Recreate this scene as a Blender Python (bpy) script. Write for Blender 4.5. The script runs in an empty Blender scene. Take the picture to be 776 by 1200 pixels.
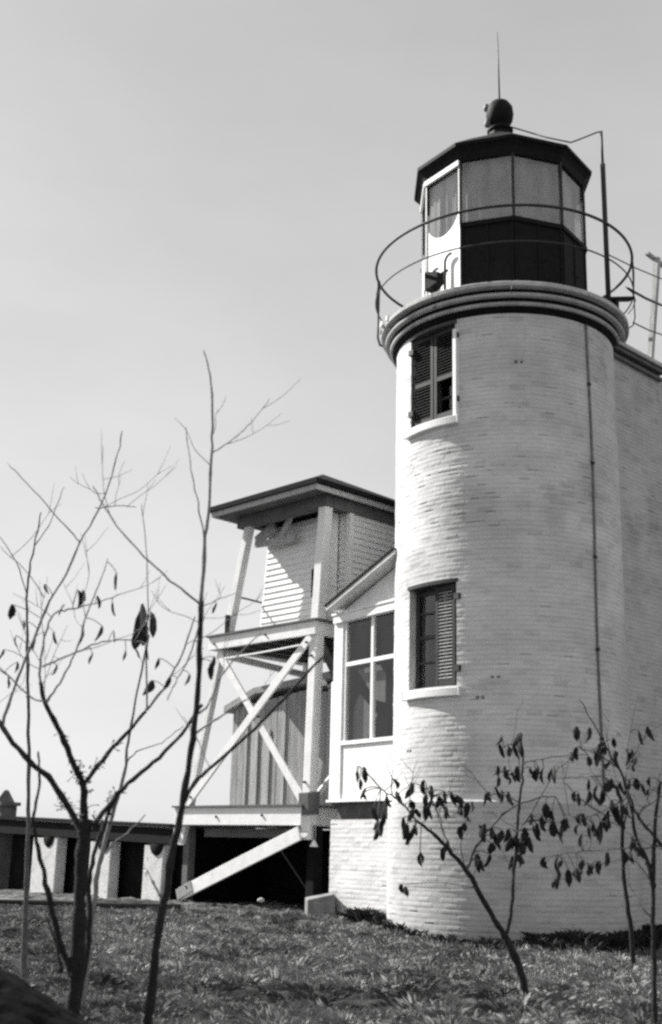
import bpy, math, random
import numpy as np
from mathutils import Vector, Matrix
random.seed(11); rng = np.random.default_rng(11)
C = bpy.context.scene; COL = C.collection
rad = math.radians

# ------------------------------------------------------------------ camera
F, PIT, ROLL, EYE = 1400.0, rad(15.8), .025, 1.25
cam = bpy.data.objects.new('camera', bpy.data.cameras.new('camera')); COL.objects.link(cam)
cam.matrix_world = Matrix.Translation((0, 0, EYE)) @ Matrix.Rotation(math.pi/2+PIT, 4, 'X') @ Matrix.Rotation(ROLL, 4, 'Z')
cam.data.sensor_fit = 'VERTICAL'; cam.data.sensor_height = 36; cam.data.lens = F/1200*36
cam.data.clip_start = .1; cam.data.clip_end = 8000
C.camera = cam
cam.data.dof.use_dof = True; cam.data.dof.focus_distance = 18.5; cam.data.dof.aperture_fstop = 1.5
def at(px, py, Y):
    """world point seen at photo pixel (px,py) at distance Y down the yard"""
    X, Z = px-388, 600-py
    x0 = X*math.cos(ROLL)-Z*math.sin(ROLL); y0 = X*math.sin(ROLL)+Z*math.cos(ROLL)
    r = np.array([x0, F*math.cos(PIT)-y0*math.sin(PIT), F*math.sin(PIT)+y0*math.cos(PIT)])
    return np.array([0, 0, EYE]) + r*(Y/r[1])

# ------------------------------------------------------------------ light
SUN_EL = rad(41)
_u = np.array([-.151, -.989]); _l = np.array([-.989, .151]); _t = rad(20)
_s = -math.sin(_t)*_u + math.cos(_t)*_l                       # horizontal direction towards the sun
sdir = np.array([_s[0]*math.cos(SUN_EL), _s[1]*math.cos(SUN_EL), math.sin(SUN_EL)])
sun = bpy.data.objects.new('sun', bpy.data.lights.new('sun', 'SUN')); COL.objects.link(sun)
sun.data.energy = 5.0; sun.data.angle = rad(.55); sun.data.color = (1, .99, .975)
sun.rotation_euler = Vector(-sdir).to_track_quat('-Z', 'Y').to_euler()
w = bpy.data.worlds.new('World'); C.world = w; w.use_nodes = True
VEIL = (4.3, 3.05)
nt = w.node_tree; bg = nt.nodes['Background']
sk = nt.nodes.new('ShaderNodeTexSky'); sk.sky_type = 'NISHITA'; sk.sun_disc = False
sk.sun_elevation = SUN_EL; sk.sun_rotation = math.atan2(_s[0], _s[1])
sk.air_density = 1.0; sk.dust_density = 1.5; sk.ozone_density = 1.0
bw = nt.nodes.new('ShaderNodeRGBToBW')
nt.links.new(sk.outputs[0], bw.inputs[0]); 
# thin high cloud veils the clear sky: a faint uneven layer, paler towards the horizon
tcw = nt.nodes.new('ShaderNodeTexCoord'); nzw = nt.nodes.new('ShaderNodeTexNoise'); nzw.inputs['Scale'].default_value = 1.6; nzw.inputs['Detail'].default_value = 7; nzw.inputs['Roughness'].default_value = .55
mpw = nt.nodes.new('ShaderNodeMapping'); mpw.inputs['Scale'].default_value = (1, 1, 2.5)
nt.links.new(tcw.outputs['Generated'], mpw.inputs[0]); nt.links.new(mpw.outputs[0], nzw.inputs['Vector'])
sep = nt.nodes.new('ShaderNodeSeparateXYZ'); nt.links.new(tcw.outputs['Generated'], sep.inputs[0])
el = nt.nodes.new('ShaderNodeMapRange'); el.inputs['From Min'].default_value = 0; el.inputs['From Max'].default_value = .75; el.inputs['To Min'].default_value = VEIL[0]; el.inputs['To Max'].default_value = VEIL[1]
nt.links.new(sep.outputs['Z'], el.inputs['Value'])
vr = nt.nodes.new('ShaderNodeMapRange'); vr.inputs['From Min'].default_value = .3; vr.inputs['From Max'].default_value = .7; vr.inputs['To Min'].default_value = .86; vr.inputs['To Max'].default_value = 1.10
nt.links.new(nzw.outputs['Fac'], vr.inputs['Value'])
vm = nt.nodes.new('ShaderNodeMath'); vm.operation = 'MULTIPLY'; nt.links.new(el.outputs[0], vm.inputs[0]); nt.links.new(vr.outputs[0], vm.inputs[1])
vx = nt.nodes.new('ShaderNodeMix'); vx.data_type = 'FLOAT'; vx.inputs['Factor'].default_value = .78
nt.links.new(bw.outputs[0], vx.inputs['A']); nt.links.new(vm.outputs[0], vx.inputs['B']); nt.links.new(vx.outputs['Result'], bg.inputs['Color'])
bg.inputs['Strength'].default_value = .1
C.view_settings.view_transform = 'Standard'; C.view_settings.look = 'None'
C.view_settings.exposure = .9; C.view_settings.gamma = 1; C.view_settings.use_curve_mapping = False
C.render.engine = 'CYCLES'
C.cycles.use_denoising = False
C.cycles.max_bounces = 6; C.cycles.transparent_max_bounces = 16
C.cycles.filter_width = 2.6

# ------------------------------------------------------------------ materials
def mat(name, g, rough=.7, var=.25, scale=6.0, bump=.0, bscale=40.0, spec=.3, stretch=(1, 1, 1), dirt=None, attr=None):
    """grey paint or wood: two octaves of noise change the base colour, a third bumps it"""
    m = bpy.data.materials.new(name); m.use_nodes = True; t = m.node_tree; L = t.links.new
    p = t.nodes['Principled BSDF']; p.inputs['Roughness'].default_value = rough
    p.inputs['Specular IOR Level'].default_value = spec
    tc = t.nodes.new('ShaderNodeTexCoord'); mp = t.nodes.new('ShaderNodeMapping'); mp.inputs['Scale'].default_value = stretch
    L(tc.outputs['Object'], mp.inputs[0])
    n = t.nodes.new('ShaderNodeTexNoise'); n.inputs['Scale'].default_value = scale; n.inputs['Detail'].default_value = 8; n.inputs['Roughness'].default_value = .65
    L(mp.outputs[0], n.inputs['Vector'])
    r = t.nodes.new('ShaderNodeValToRGB'); e = r.color_ramp.elements
    lo, hi = g*(1-var), min(.9, g*(1+var))
    e[0].position = .3; e[0].color = (lo, lo, lo, 1); e[1].position = .7; e[1].color = (hi, hi, hi, 1)
    L(n.outputs['Fac'], r.inputs[0]); out = r.outputs[0]
    if dirt:                                                  # patches of worn paint with a shape of their own
        n2 = t.nodes.new('ShaderNodeTexNoise'); n2.inputs['Scale'].default_value = dirt[0]; n2.inputs['Detail'].default_value = 10; n2.inputs['Roughness'].default_value = .75
        L(mp.outputs[0], n2.inputs['Vector'])
        r2 = t.nodes.new('ShaderNodeValToRGB'); r2.color_ramp.elements[0].position = dirt[2]; r2.color_ramp.elements[1].position = dirt[2]+.08
        L(n2.outputs['Fac'], r2.inputs[0])
        mx = t.nodes.new('ShaderNodeMix'); mx.data_type = 'RGBA'
        mx.inputs['B'].default_value = (dirt[1],)*3+(1,)
        L(r2.outputs[0], mx.inputs['Factor']); L(out, mx.inputs['A']); out = mx.outputs['Result']
    if attr:
        a = t.nodes.new('ShaderNodeAttribute'); a.attribute_name = attr
        mx = t.nodes.new('ShaderNodeMix'); mx.data_type = 'RGBA'; mx.blend_type = 'MULTIPLY'; mx.inputs['Factor'].default_value = 1
        L(out, mx.inputs['A']); L(a.outputs['Fac'], mx.inputs['B']); out = mx.outputs['Result']
    L(out, p.inputs['Base Color'])
    if bump:
        nb = t.nodes.new('ShaderNodeTexNoise'); nb.inputs['Scale'].default_value = bscale; nb.inputs['Detail'].default_value = 6
        L(mp.outputs[0], nb.inputs['Vector'])
        b = t.nodes.new('ShaderNodeBump'); b.inputs['Strength'].default_value = bump; b.inputs['Distance'].default_value = .02
        L(nb.outputs['Fac'], b.inputs['Height']); L(b.outputs[0], p.inputs['Normal'])
    return m

M = {}
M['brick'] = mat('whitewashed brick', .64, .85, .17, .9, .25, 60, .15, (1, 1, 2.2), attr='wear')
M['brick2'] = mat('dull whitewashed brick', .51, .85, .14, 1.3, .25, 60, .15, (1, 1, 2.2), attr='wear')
M['white'] = mat('white painted wood', .80, .55, .10, 5, .15, 50, .3, (1, 1, 1), dirt=(8, .36, .61))
M['pierwash'] = mat('stained whitewash', .66, .85, .25, 5, .4, 30, .15, dirt=(5, .22, .56))
M['offwhite'] = mat('weathered white paint', .68, .6, .18, 5, .2, 50, .3, dirt=(6, .30, .62))
M['clap'] = mat('clapboard paint', .82, .6, .12, 4, .15, 40, .25, (1, 1, 4))
M['stone'] = mat('pale cement', .45, .85, .25, 5, .35, 40, .2, dirt=(3, .16, .62))
M['cornice'] = mat('cornice stone', .40, .85, .3, 4, .3, 30, .2, dirt=(4, .12, .58))
M['ironblack'] = mat('black painted iron', .008, .7, .5, 12, .2, 40, .15, dirt=(13, .05, .63))
M['iron'] = mat('dark iron', .03, .6, .4, 14, .2, 60, .3)
M['shutter'] = mat('dark green grey paint', .03, .6, .3, 8, .15, 60, .25, dirt=(20, .09, .7))
M['slat'] = mat('sunlit slat paint', .30, .7, .7, 30, .15, 60, .25, (1, 1, 3))  # paler than the shutter: sun glints painted into the slats
M['sash'] = mat('sash paint', .05, .5, .25, 10, .1, 60, .3)
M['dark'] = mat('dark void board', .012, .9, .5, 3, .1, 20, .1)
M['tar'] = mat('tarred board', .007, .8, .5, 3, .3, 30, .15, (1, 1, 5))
M['greywood'] = mat('bare weathered wood', .34, .85, .35, 2.2, .4, 30, .15, (6, 6, .6), dirt=(2.4, .42, .60))
M['palewood'] = mat('wood paled as sunlight', .42, .8, .25, 3, .3, 30, .15, (6, 6, .6))
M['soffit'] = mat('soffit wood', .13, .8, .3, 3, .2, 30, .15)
M['roof'] = mat('dark roof shingle', .014, .9, .5, 8, .5, 25, .1, dirt=(12, .04, .68))
M['inner_sheet'] = mat('drawn linen', .38, .9, .15, 3, .1, 20, .1, (1, 1, .3))
M['sunpatch'] = mat('grey reflection and sunlight', .22, .9, .2, 3, .1, 20, .1)
M['bark'] = mat('dark bark', .022, .85, .5, 20, .7, 60, .2)
M['twig'] = mat('thin pale twig', .20, .8, .35, 18, .3, 60, .2)
M['twigd'] = mat('grey twig', .10, .8, .4, 18, .4, 60, .2)
M['twigm'] = mat('glare paled twig', .19, .8, .4, 18, .3, 60, .2)  # pale tone stands in for sky glare washing out the upper twigs
M['leaf'] = mat('withered leaf', .020, .75, .5, 20, .2, 60, .2, attr='tone')
M['soil'] = mat('dark soil', .007, .95, .6, 3, .6, 14, .05, dirt=(6, .02, .68))
M['rock'] = mat('dark stone', .035, .9, .4, 6, .5, 20, .2)
M['lampwhite'] = mat('white enamel', .8, .3, .05, 5)
M['pipe'] = mat('grey pipe', .13, .55, .3, 10, .2, 50, .4)
M['rust'] = mat('dull conduit', .17, .7, .4, 8, .2, 50, .3)
M['grass'] = mat('dry grass', .24, .85, .4, 1.1, 0, 1, .15, attr='tone')
M['weed'] = mat('weed darkened as shade', .028, .9, .5, 3, 0, 1, .1, attr='tone')
M['litter'] = mat('fallen leaf', .26, .8, .4, 2, 0, 1, .2, attr='tone')

def ground_mat():
    m = bpy.data.materials.new('winter lawn'); m.use_nodes = True; t = m.node_tree; L = t.links.new
    p = t.nodes['Principled BSDF']; p.inputs['Roughness'].default_value = .95; p.inputs['Specular IOR Level'].default_value = .1
    tc = t.nodes.new('ShaderNodeTexCoord')
    outs = []
    for sc, det in ((.9, 9), (7, 8), (30, 5)):
        n = t.nodes.new('ShaderNodeTexNoise'); n.inputs['Scale'].default_value = sc; n.inputs['Detail'].default_value = det; n.inputs['Roughness'].default_value = .7
        L(tc.outputs['Object'], n.inputs['Vector']); outs.append(n.outputs['Fac'])
    a = t.nodes.new('ShaderNodeMath'); a.operation = 'ADD'; L(outs[0], a.inputs[0]); L(outs[1], a.inputs[1])
    b = t.nodes.new('ShaderNodeMath'); b.operation = 'MULTIPLY_ADD'; L(outs[2], b.inputs[0]); b.inputs[1].default_value = .6; L(a.outputs[0], b.inputs[2])
    d = t.nodes.new('ShaderNodeMath'); d.operation = 'DIVIDE'; L(b.outputs[0], d.inputs[0]); d.inputs[1].default_value = 2.6
    r = t.nodes.new('ShaderNodeValToRGB'); e = r.color_ramp.elements
    e[0].position = .40; e[0].color = (.03, .03, .03, 1); e[1].position = .62; e[1].color = (.22, .22, .22, 1)
    x = e.new(.5); x.color = (.10, .10, .10, 1)
    L(d.outputs[0], r.inputs[0])
    at_ = t.nodes.new('ShaderNodeAttribute'); at_.attribute_name = 'tone'
    mm = t.nodes.new('ShaderNodeMix'); mm.data_type = 'RGBA'; mm.blend_type = 'MULTIPLY'; mm.inputs['Factor'].default_value = 1
    L(r.outputs[0], mm.inputs['A']); L(at_.outputs['Fac'], mm.inputs['B']); L(mm.outputs['Result'], p.inputs['Base Color'])
    bp = t.nodes.new('ShaderNodeBump'); bp.inputs['Strength'].default_value = .8; bp.inputs['Distance'].default_value = .05
    L(b.outputs[0], bp.inputs['Height']); L(bp.outputs[0], p.inputs['Normal'])
    return m
M['ground'] = ground_mat()

def glass_mat(name, tint=.75, refl=.12):
    m = bpy.data.materials.new(name); m.use_nodes = True; t = m.node_tree; L = t.links.new
    for n in list(t.nodes):
        if n.type == 'BSDF_PRINCIPLED': t.nodes.remove(n)
    o = t.nodes['Material Output']
    tr = t.nodes.new('ShaderNodeBsdfTransparent'); tr.inputs[0].default_value = (tint,)*3+(1,)
    gl = t.nodes.new('ShaderNodeBsdfGlossy'); gl.inputs['Roughness'].default_value = .06
    n = t.nodes.new('ShaderNodeTexNoise'); n.inputs['Scale'].default_value = 3
    lw = t.nodes.new('ShaderNodeLayerWeight'); lw.inputs['Blend'].default_value = .5
    pw = t.nodes.new('ShaderNodeMath'); pw.operation = 'POWER'; pw.inputs[1].default_value = 5; L(lw.outputs['Facing'], pw.inputs[0])
    fr = t.nodes.new('ShaderNodeMath'); fr.operation = 'MULTIPLY_ADD'; fr.inputs[1].default_value = .9; fr.inputs[2].default_value = .045; L(pw.outputs[0], fr.inputs[0])
    ad = t.nodes.new('ShaderNodeMath'); ad.operation = 'MULTIPLY_ADD'; ad.inputs[1].default_value = refl; L(n.outputs['Fac'], ad.inputs[0]); L(fr.outputs[0], ad.inputs[2])
    mx = t.nodes.new('ShaderNodeMixShader'); L(ad.outputs[0], mx.inputs[0]); L(tr.outputs[0], mx.inputs[1]); L(gl.outputs[0], mx.inputs[2]); L(mx.outputs[0], o.inputs[0])
    return m
M['glass'] = glass_mat('dusty window glass', .7, .05)
M['lglass'] = glass_mat('lantern glass', .86, .14)

# ------------------------------------------------------------------ mesh building
ORIGIN = {}
def root(name, loc, label, cat, group=None, kind=None):
    o = bpy.data.objects.new(name, None); COL.objects.link(o); o.location = loc; o.empty_display_size = .3
    o['label'] = label; o['category'] = cat
    if group: o['group'] = group
    if kind: o['kind'] = kind
    ORIGIN[o.name] = np.array(loc, float); return o
def tag(o, label, cat=None, group=None):
    o['label'] = label
    if cat: o['category'] = cat
    if group: o['group'] = group
    return o
def np_obj(name, V, Fq, m, parent=None, smooth=False, attrs=None, kind=None):
    org = ORIGIN[parent.name] if parent is not None else np.zeros(3)
    V = np.asarray(V, float) - org
    me = bpy.data.meshes.new(name)
    if isinstance(Fq, np.ndarray):
        k = Fq.shape[1]
        me.vertices.add(len(V)); me.vertices.foreach_set('co', V.ravel())
        me.loops.add(Fq.size); me.loops.foreach_set('vertex_index', Fq.ravel().astype(np.int32))
        me.polygons.add(len(Fq)); me.polygons.foreach_set('loop_start', np.arange(0, Fq.size, k, dtype=np.int32))
        me.polygons.foreach_set('loop_total', np.full(len(Fq), k, np.int32))
        me.update(calc_edges=True); me.validate()
    else:
        me.from_pydata([tuple(v) for v in V], [], Fq); me.update()
    if smooth: me.polygons.foreach_set('use_smooth', np.ones(len(me.polygons), bool))
    for k, v in (attrs or {}).items():
        a = me.attributes.new(k, 'FLOAT', 'POINT'); a.data.foreach_set('value', np.asarray(v, np.float32))
    me.materials.append(m)
    o = bpy.data.objects.new(name, me); COL.objects.link(o)
    if parent is not None: o.parent = parent; ORIGIN[o.name] = org
    else: ORIGIN[o.name] = np.zeros(3)
    if kind: o['kind'] = kind
    return o

ID = (np.array([1., 0, 0]), np.array([0., 1, 0]), np.array([0., 0, 1]))
class MB:
    def __init__(s): s.v = []; s.f = []
    def add(s, vs, fs):
        k = len(s.v); s.v += [np.asarray(v, float) for v in vs]; s.f += [tuple(i+k for i in f) for f in fs]; return s
    def box(s, o, fr, x, y, z, jit=0):
        o = np.asarray(o, float); ex, ey, ez = fr
        vs = [o+ex*a+ey*b+ez*c+(rng.normal(0, jit, 3) if jit else 0) for c in z for b in y for a in x]
        return s.add(vs, [(0, 2, 3, 1), (4, 5, 7, 6), (0, 1, 5, 4), (2, 6, 7, 3), (0, 4, 6, 2), (1, 3, 7, 5)])
    def beam(s, p, q, wx, wy, side):
        """a squared timber from p to q; side = direction of its wx dimension"""
        p, q = np.asarray(p, float), np.asarray(q, float); d = (q-p)/np.linalg.norm(q-p)
        sx = np.asarray(side, float); sx = sx-d*(sx@d); sx /= np.linalg.norm(sx); sy = np.cross(d, sx)
        n = 6 if np.linalg.norm(q-p) > 1 else 1; w1, w2, ph = rng.normal(0, .006), rng.normal(0, .006), rng.uniform(0, 3)
        vs = []; fs = [(0, 2, 3, 1), (4*n, 4*n+1, 4*n+3, 4*n+2)]
        for i in range(n+1):
            t = i/n; e = p+(q-p)*t+(sx*w1*math.sin(3.1*t+ph)+sy*w2*math.sin(4.3*t+ph*2) if n > 1 else 0); g = 1+(rng.normal(0, .015) if n > 1 else 0)
            vs += [e+sx*a*wx/2*g+sy*b*wy/2*g for b in (-1, 1) for a in (-1, 1)]
        for i in range(n):
            k = 4*i; fs += [(k, k+1, k+5, k+4), (k+2, k+6, k+7, k+3), (k, k+4, k+6, k+2), (k+1, k+3, k+7, k+5)]
        return s.add(vs, fs)
    def poly(s, pts, off):
        """extrude a polygon by vector off"""
        n = len(pts); pts = [np.asarray(p, float) for p in pts]; off = np.asarray(off, float)
        return s.add(pts+[p+off for p in pts], [tuple(range(n))[::-1], tuple(range(n, 2*n))]+[(i, (i+1) % n, n+(i+1) % n, n+i) for i in range(n)])
    def tube(s, pts, r, n=8, closed=False):
        P = [np.asarray(p, float) for p in pts]; m = len(P)
        R = r if hasattr(r, '__len__') else [r]*m
        ref = None; base = len(s.v); vs = []
        for i, p in enumerate(P):
            a = P[(i-1) % m] if (closed or i > 0) else P[i]; b = P[(i+1) % m] if (closed or i < m-1) else P[i]
            d = b-a; d = d/(np.linalg.norm(d)+1e-9)
            if ref is None: ref = np.cross(d, [0, 0, 1.]) if abs(d[2]) < .9 else np.cross(d, [1., 0, 0])
            ref = ref-d*(ref@d); ref = ref/(np.linalg.norm(ref)+1e-9); o2 = np.cross(d, ref)
            vs += [p+R[i]*(ref*math.cos(2*math.pi*k/n)+o2*math.sin(2*math.pi*k/n)) for k in range(n)]
        fs = []
        for i in range(m if closed else m-1):
            j = (i+1) % m
            fs += [(i*n+k, i*n+(k+1) % n, j*n+(k+1) % n, j*n+k) for k in range(n)]
        if not closed: fs += [tuple(range(n))[::-1], tuple(range((m-1)*n, m*n))]
        return s.add(vs, fs)
    def lathe(s, c, prof, angs, closed=True):
        """prof: (r,z) list; angs: list of angles about centre c"""
        k = len(prof); n = len(angs)
        vs = [np.array([c[0]+r*math.cos(t), c[1]+r*math.sin(t), z]) for t in angs for r, z in prof]
        fs = []
        for i in range(n if closed else n-1):
            j = (i+1) % n
            fs += [(i*k+a, j*k+a, j*k+a+1, i*k+a+1) for a in range(k-1)]
        if not closed: fs += [tuple(range(k))[::-1], tuple(range((n-1)*k, n*k))]
        return s.add(vs, fs)
    def build(s, name, m, parent=None, smooth=False, bevel=0):
        o = np_obj(name, s.v, s.f, M[m] if isinstance(m, str) else m, parent, smooth)
        if bevel:
            b = o.modifiers.new('bevel', 'BEVEL'); b.width = bevel; b.segments = 2; b.limit_method = 'ANGLE'
        return o

def hsh(a, b, k=0):
    x = np.sin(a*127.1+b*311.7+k*74.7)*43758.5453
    return x-np.floor(x)
def vnoise(x, y, k=0):
    xi, yi = np.floor(x), np.floor(y); fx, fy = x-xi, y-yi
    fx = fx*fx*(3-2*fx); fy = fy*fy*(3-2*fy)
    return (hsh(xi, yi, k)*(1-fx)+hsh(xi+1, yi, k)*fx)*(1-fy)+(hsh(xi, yi+1, k)*(1-fx)+hsh(xi+1, yi+1, k)*fx)*fy
def fbm(x, y, k=0, o=4):
    s = 0; a = .5
    for i in range(o): s = s+a*vnoise(x*2**i, y*2**i, k+i); a *= .5
    return s/(1-.5**o)

def brick_relief(u, v):
    """painted brickwork: height in metres and a wear tone, from wall coordinates"""
    h, l = .072, .215
    v = v+.012*(fbm(u*.8, v*.8, 5)-.5)
    row = np.floor(v/h); fv = v/h-row
    uu = u+.5*l*(row % 2)+.06*(hsh(row, row*0, 3)-.5); col = np.floor(uu/l); fu = uu/l-col
    ev = np.minimum(fv, 1-fv)*h; eu = np.minimum(fu, 1-fu)*l
    sm = lambda e, t: np.clip(e/t, 0, 1)**1.5
    j = sm(ev, .016)*(.45+.55*sm(eu, .014))
    d = .0028*j + .0055*(hsh(row, col, 1)-.5)*j + .009*(fbm(u*3, v*6, 9)-.5)+.0015*(hsh(row, row*0, 8)-.5)
    # mortar lost in some joints shows as short dark lines, mostly half-way up
    lost = (fv < .12) & (hsh(row, np.floor(uu/l*1.3), 6) > .986)
    band = np.exp(-((v-6.9)/.55)**2)*np.exp(-(((u+.35)/1.2))**2)
    lost2 = (fv < .15) & (hsh(row, np.floor(uu/l*1.4), 4) > 1-.28*band)
    hole = (hsh(row, col, 21) > .9975) & (eu > .04) & (eu < .09) & (ev > .015)
    d = d-.012*(lost | lost2)-.02*hole
    wear = 1-.13*(1-j)-.35*lost-.42*lost2-.6*hole - .10*np.clip(fbm(u*.9, v*.45, 30)-.5, 0, 1)*2
    wear = wear-.12*(hsh(row, col, 17) > .93)
    st = fbm(u*2.6, v*.35, 91); wear = wear-.30*np.clip(st-.55, 0, 1)*np.clip((v-7.2)/2.2, 0, 1)      # runs under the cornice
    wear = wear-.22*np.clip(fbm(u*1.3, v*1.3, 95)-.52, 0, 1)*4*np.exp(-((v-6.6)/1.1)**2)-.16*np.clip((.75-v)/.8, 0, 1)*fbm(u*3, v*3, 97)
    wear = wear-.30*np.clip(fbm(u*.7+9, v*.6, 120, 5)-.5, 0, 1)*2-.25*np.clip(fbm(u*6, v*9, 130, 3)-.62, 0, 1)*2
    return d, np.clip(wear, .2, 1)
def brick_sheet(name, fn, u0, u1, v0, v1, m, parent, du=.014, dv=.012, hole=None):
    nu = int((u1-u0)/du)+1; nv = int((v1-v0)/dv)+1
    U, V = np.meshgrid(np.linspace(u0, u1, nu), np.linspace(v0, v1, nv))
    d, wr = brick_relief(U, V)
    P = fn(U, V, d)
    idx = np.arange(nu*nv).reshape(nv, nu)
    q = np.stack([idx[:-1, :-1], idx[:-1, 1:], idx[1:, 1:], idx[1:, :-1]], -1).reshape(-1, 4)
    if hole:
        uc = ((U[:-1, :-1]+U[1:, 1:])/2).ravel(); vc = ((V[:-1, :-1]+V[1:, 1:])/2).ravel()
        keep = np.ones(len(q), bool)
        for a, b, c, e in hole: keep &= ~((uc > a) & (uc < b) & (vc > c) & (vc < e))
        q = q[keep]
    return np_obj(name, P.reshape(-1, 3), q, M[m], parent, True, {'wear': wr.ravel()})

# ------------------------------------------------------------------ ground
def gz(x, y):
    t = np.clip((np.asarray(y, float)-14.5)/5.5, 0, 1); return -.06+.26*t*t*(3-2*t)+0*np.asarray(x, float)
def patch(x, y):
    """0 bare or mossy ... 1 thick dry turf"""
    return np.clip((fbm(x*.55+.3*y, y*.9, 60, 5)*.55+fbm(x*2.1, y*2.6, 66, 4)*.6-.40)*3.4, 0, 1)
def clod(x, y):
    n = fbm(x*3.2, y*3.2, 12, 5); m = np.abs(fbm(x*6, y*6, 25, 4)-.5)
    return .08*(fbm(x*1.2, y*1.2, 2)-.5)+.15*(n-.5)+.09*(.25-m)+.045*(fbm(x*15, y*15, 15)-.5)
def grow(core0, core1, step, far):
    c = list(np.arange(core0, core1, step)); d = step
    hi = []; x = c[-1]
    while x < far: d *= 1.25; x += d; hi.append(x)
    d = step; lo = []; x = c[0]
    while x > -far: d *= 1.25; x -= d; lo.append(x)
    return np.array(lo[::-1]+c+hi)
gx = grow(-9, 9, .045, 4000); gy = grow(7.5, 26, .05, 4000)
GX, GY = np.meshgrid(gx, gy)
near = np.clip(1-(np.abs(GX)-9)/6, 0, 1)*np.clip(1-(np.abs(GY-16)-12)/6, 0, 1)
GZ = gz(np.clip(GX, -9, 9), np.clip(GY, 0, 26))+clod(GX, GY)*near
idx = np.arange(GX.size).reshape(GX.shape)
PT_ = np.where(near > 0, .18+1.1*patch(GX, GY)+.25*fbm(GX*4, GY*4, 99), 1.0)
np_obj('ground', np.stack([GX, GY, GZ], -1).reshape(-1, 3), np.stack([idx[:-1, :-1], idx[:-1, 1:], idx[1:, 1:], idx[1:, :-1]], -1).reshape(-1, 4), M['ground'], None, True, {'tone': PT_.ravel()}, kind='structure')

# ------------------------------------------------------------------ lighthouse
TX, TY, TR = 2.9, 19.0, 1.83
TB = math.atan2(-TY, -TX)                                     # direction from the tower towards the yard
ang = lambda a: TB+rad(a)                                     # a in degrees, positive to the right
er = lambda a: np.array([math.cos(ang(a)), math.sin(ang(a)), 0])
et = lambda a: np.array([-math.sin(ang(a)), math.cos(ang(a)), 0])
UZ = np.array([0, 0, 1.]); TC = np.array([TX, TY, 0.])
T = root('lighthouse', (TX, TY, .1), 'round whitewashed brick lighthouse with black iron lantern and railed gallery', 'lighthouse')
def cyl(r):
    def fn(u, v, d):
        t = TB+u/r; rr = r+d
        return np.stack([TX+rr*np.cos(t), TY+rr*np.sin(t), v], -1)
    return fn
wa0, wa1 = rad(-55.5)*TR, rad(-24.5)*TR
def z_at(px, py, a, r=TR):
    """height of the tower surface point at angle a seen at row py"""
    lo, hi = 0, 20
    q = TC+er(a)*r
    for _ in range(40):
        m = (lo+hi)/2
        d = np.array([q[0], q[1], m-EYE]); zc = d[1]*math.cos(PIT)+d[2]*math.sin(PIT); y0 = (-d[1]*math.sin(PIT)+d[2]*math.cos(PIT))/zc*F; x0 = d[0]/zc*F
        Y = -x0*math.sin(ROLL)+y0*math.cos(ROLL)
        if Y < 600-py: lo = m
        else: hi = m
    return lo
W_LO = (z_at(0, 806, -40), z_at(0, 686, -40)); W_UP = (z_at(0, 494, -40), z_at(0, 388, -40))
print('windows', W_LO, W_UP)
wall = brick_sheet('tower_wall', cyl(TR), rad(-125)*TR, rad(125)*TR, 1.95, 9.5, 'brick', T, .013, .011,
                   hole=[(wa0, wa1, *W_LO), (wa0, wa1, *W_UP)])
back = MB().lathe(TC, [(TR, -.2), (TR, 9.5)], [ang(a) for a in np.linspace(124, 236, 40)], closed=False)
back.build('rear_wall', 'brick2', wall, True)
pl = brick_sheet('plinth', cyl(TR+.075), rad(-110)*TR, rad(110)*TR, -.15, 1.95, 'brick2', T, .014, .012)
MB().lathe(TC, [(TR-.02, 1.985), (TR+.05, 1.98), (TR+.077, 1.945), (TR+.06, 1.92)], [ang(a) for a in np.linspace(-110, 110, 90)], closed=False).build('plinth_ledge', 'stone', pl, True)

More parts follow.
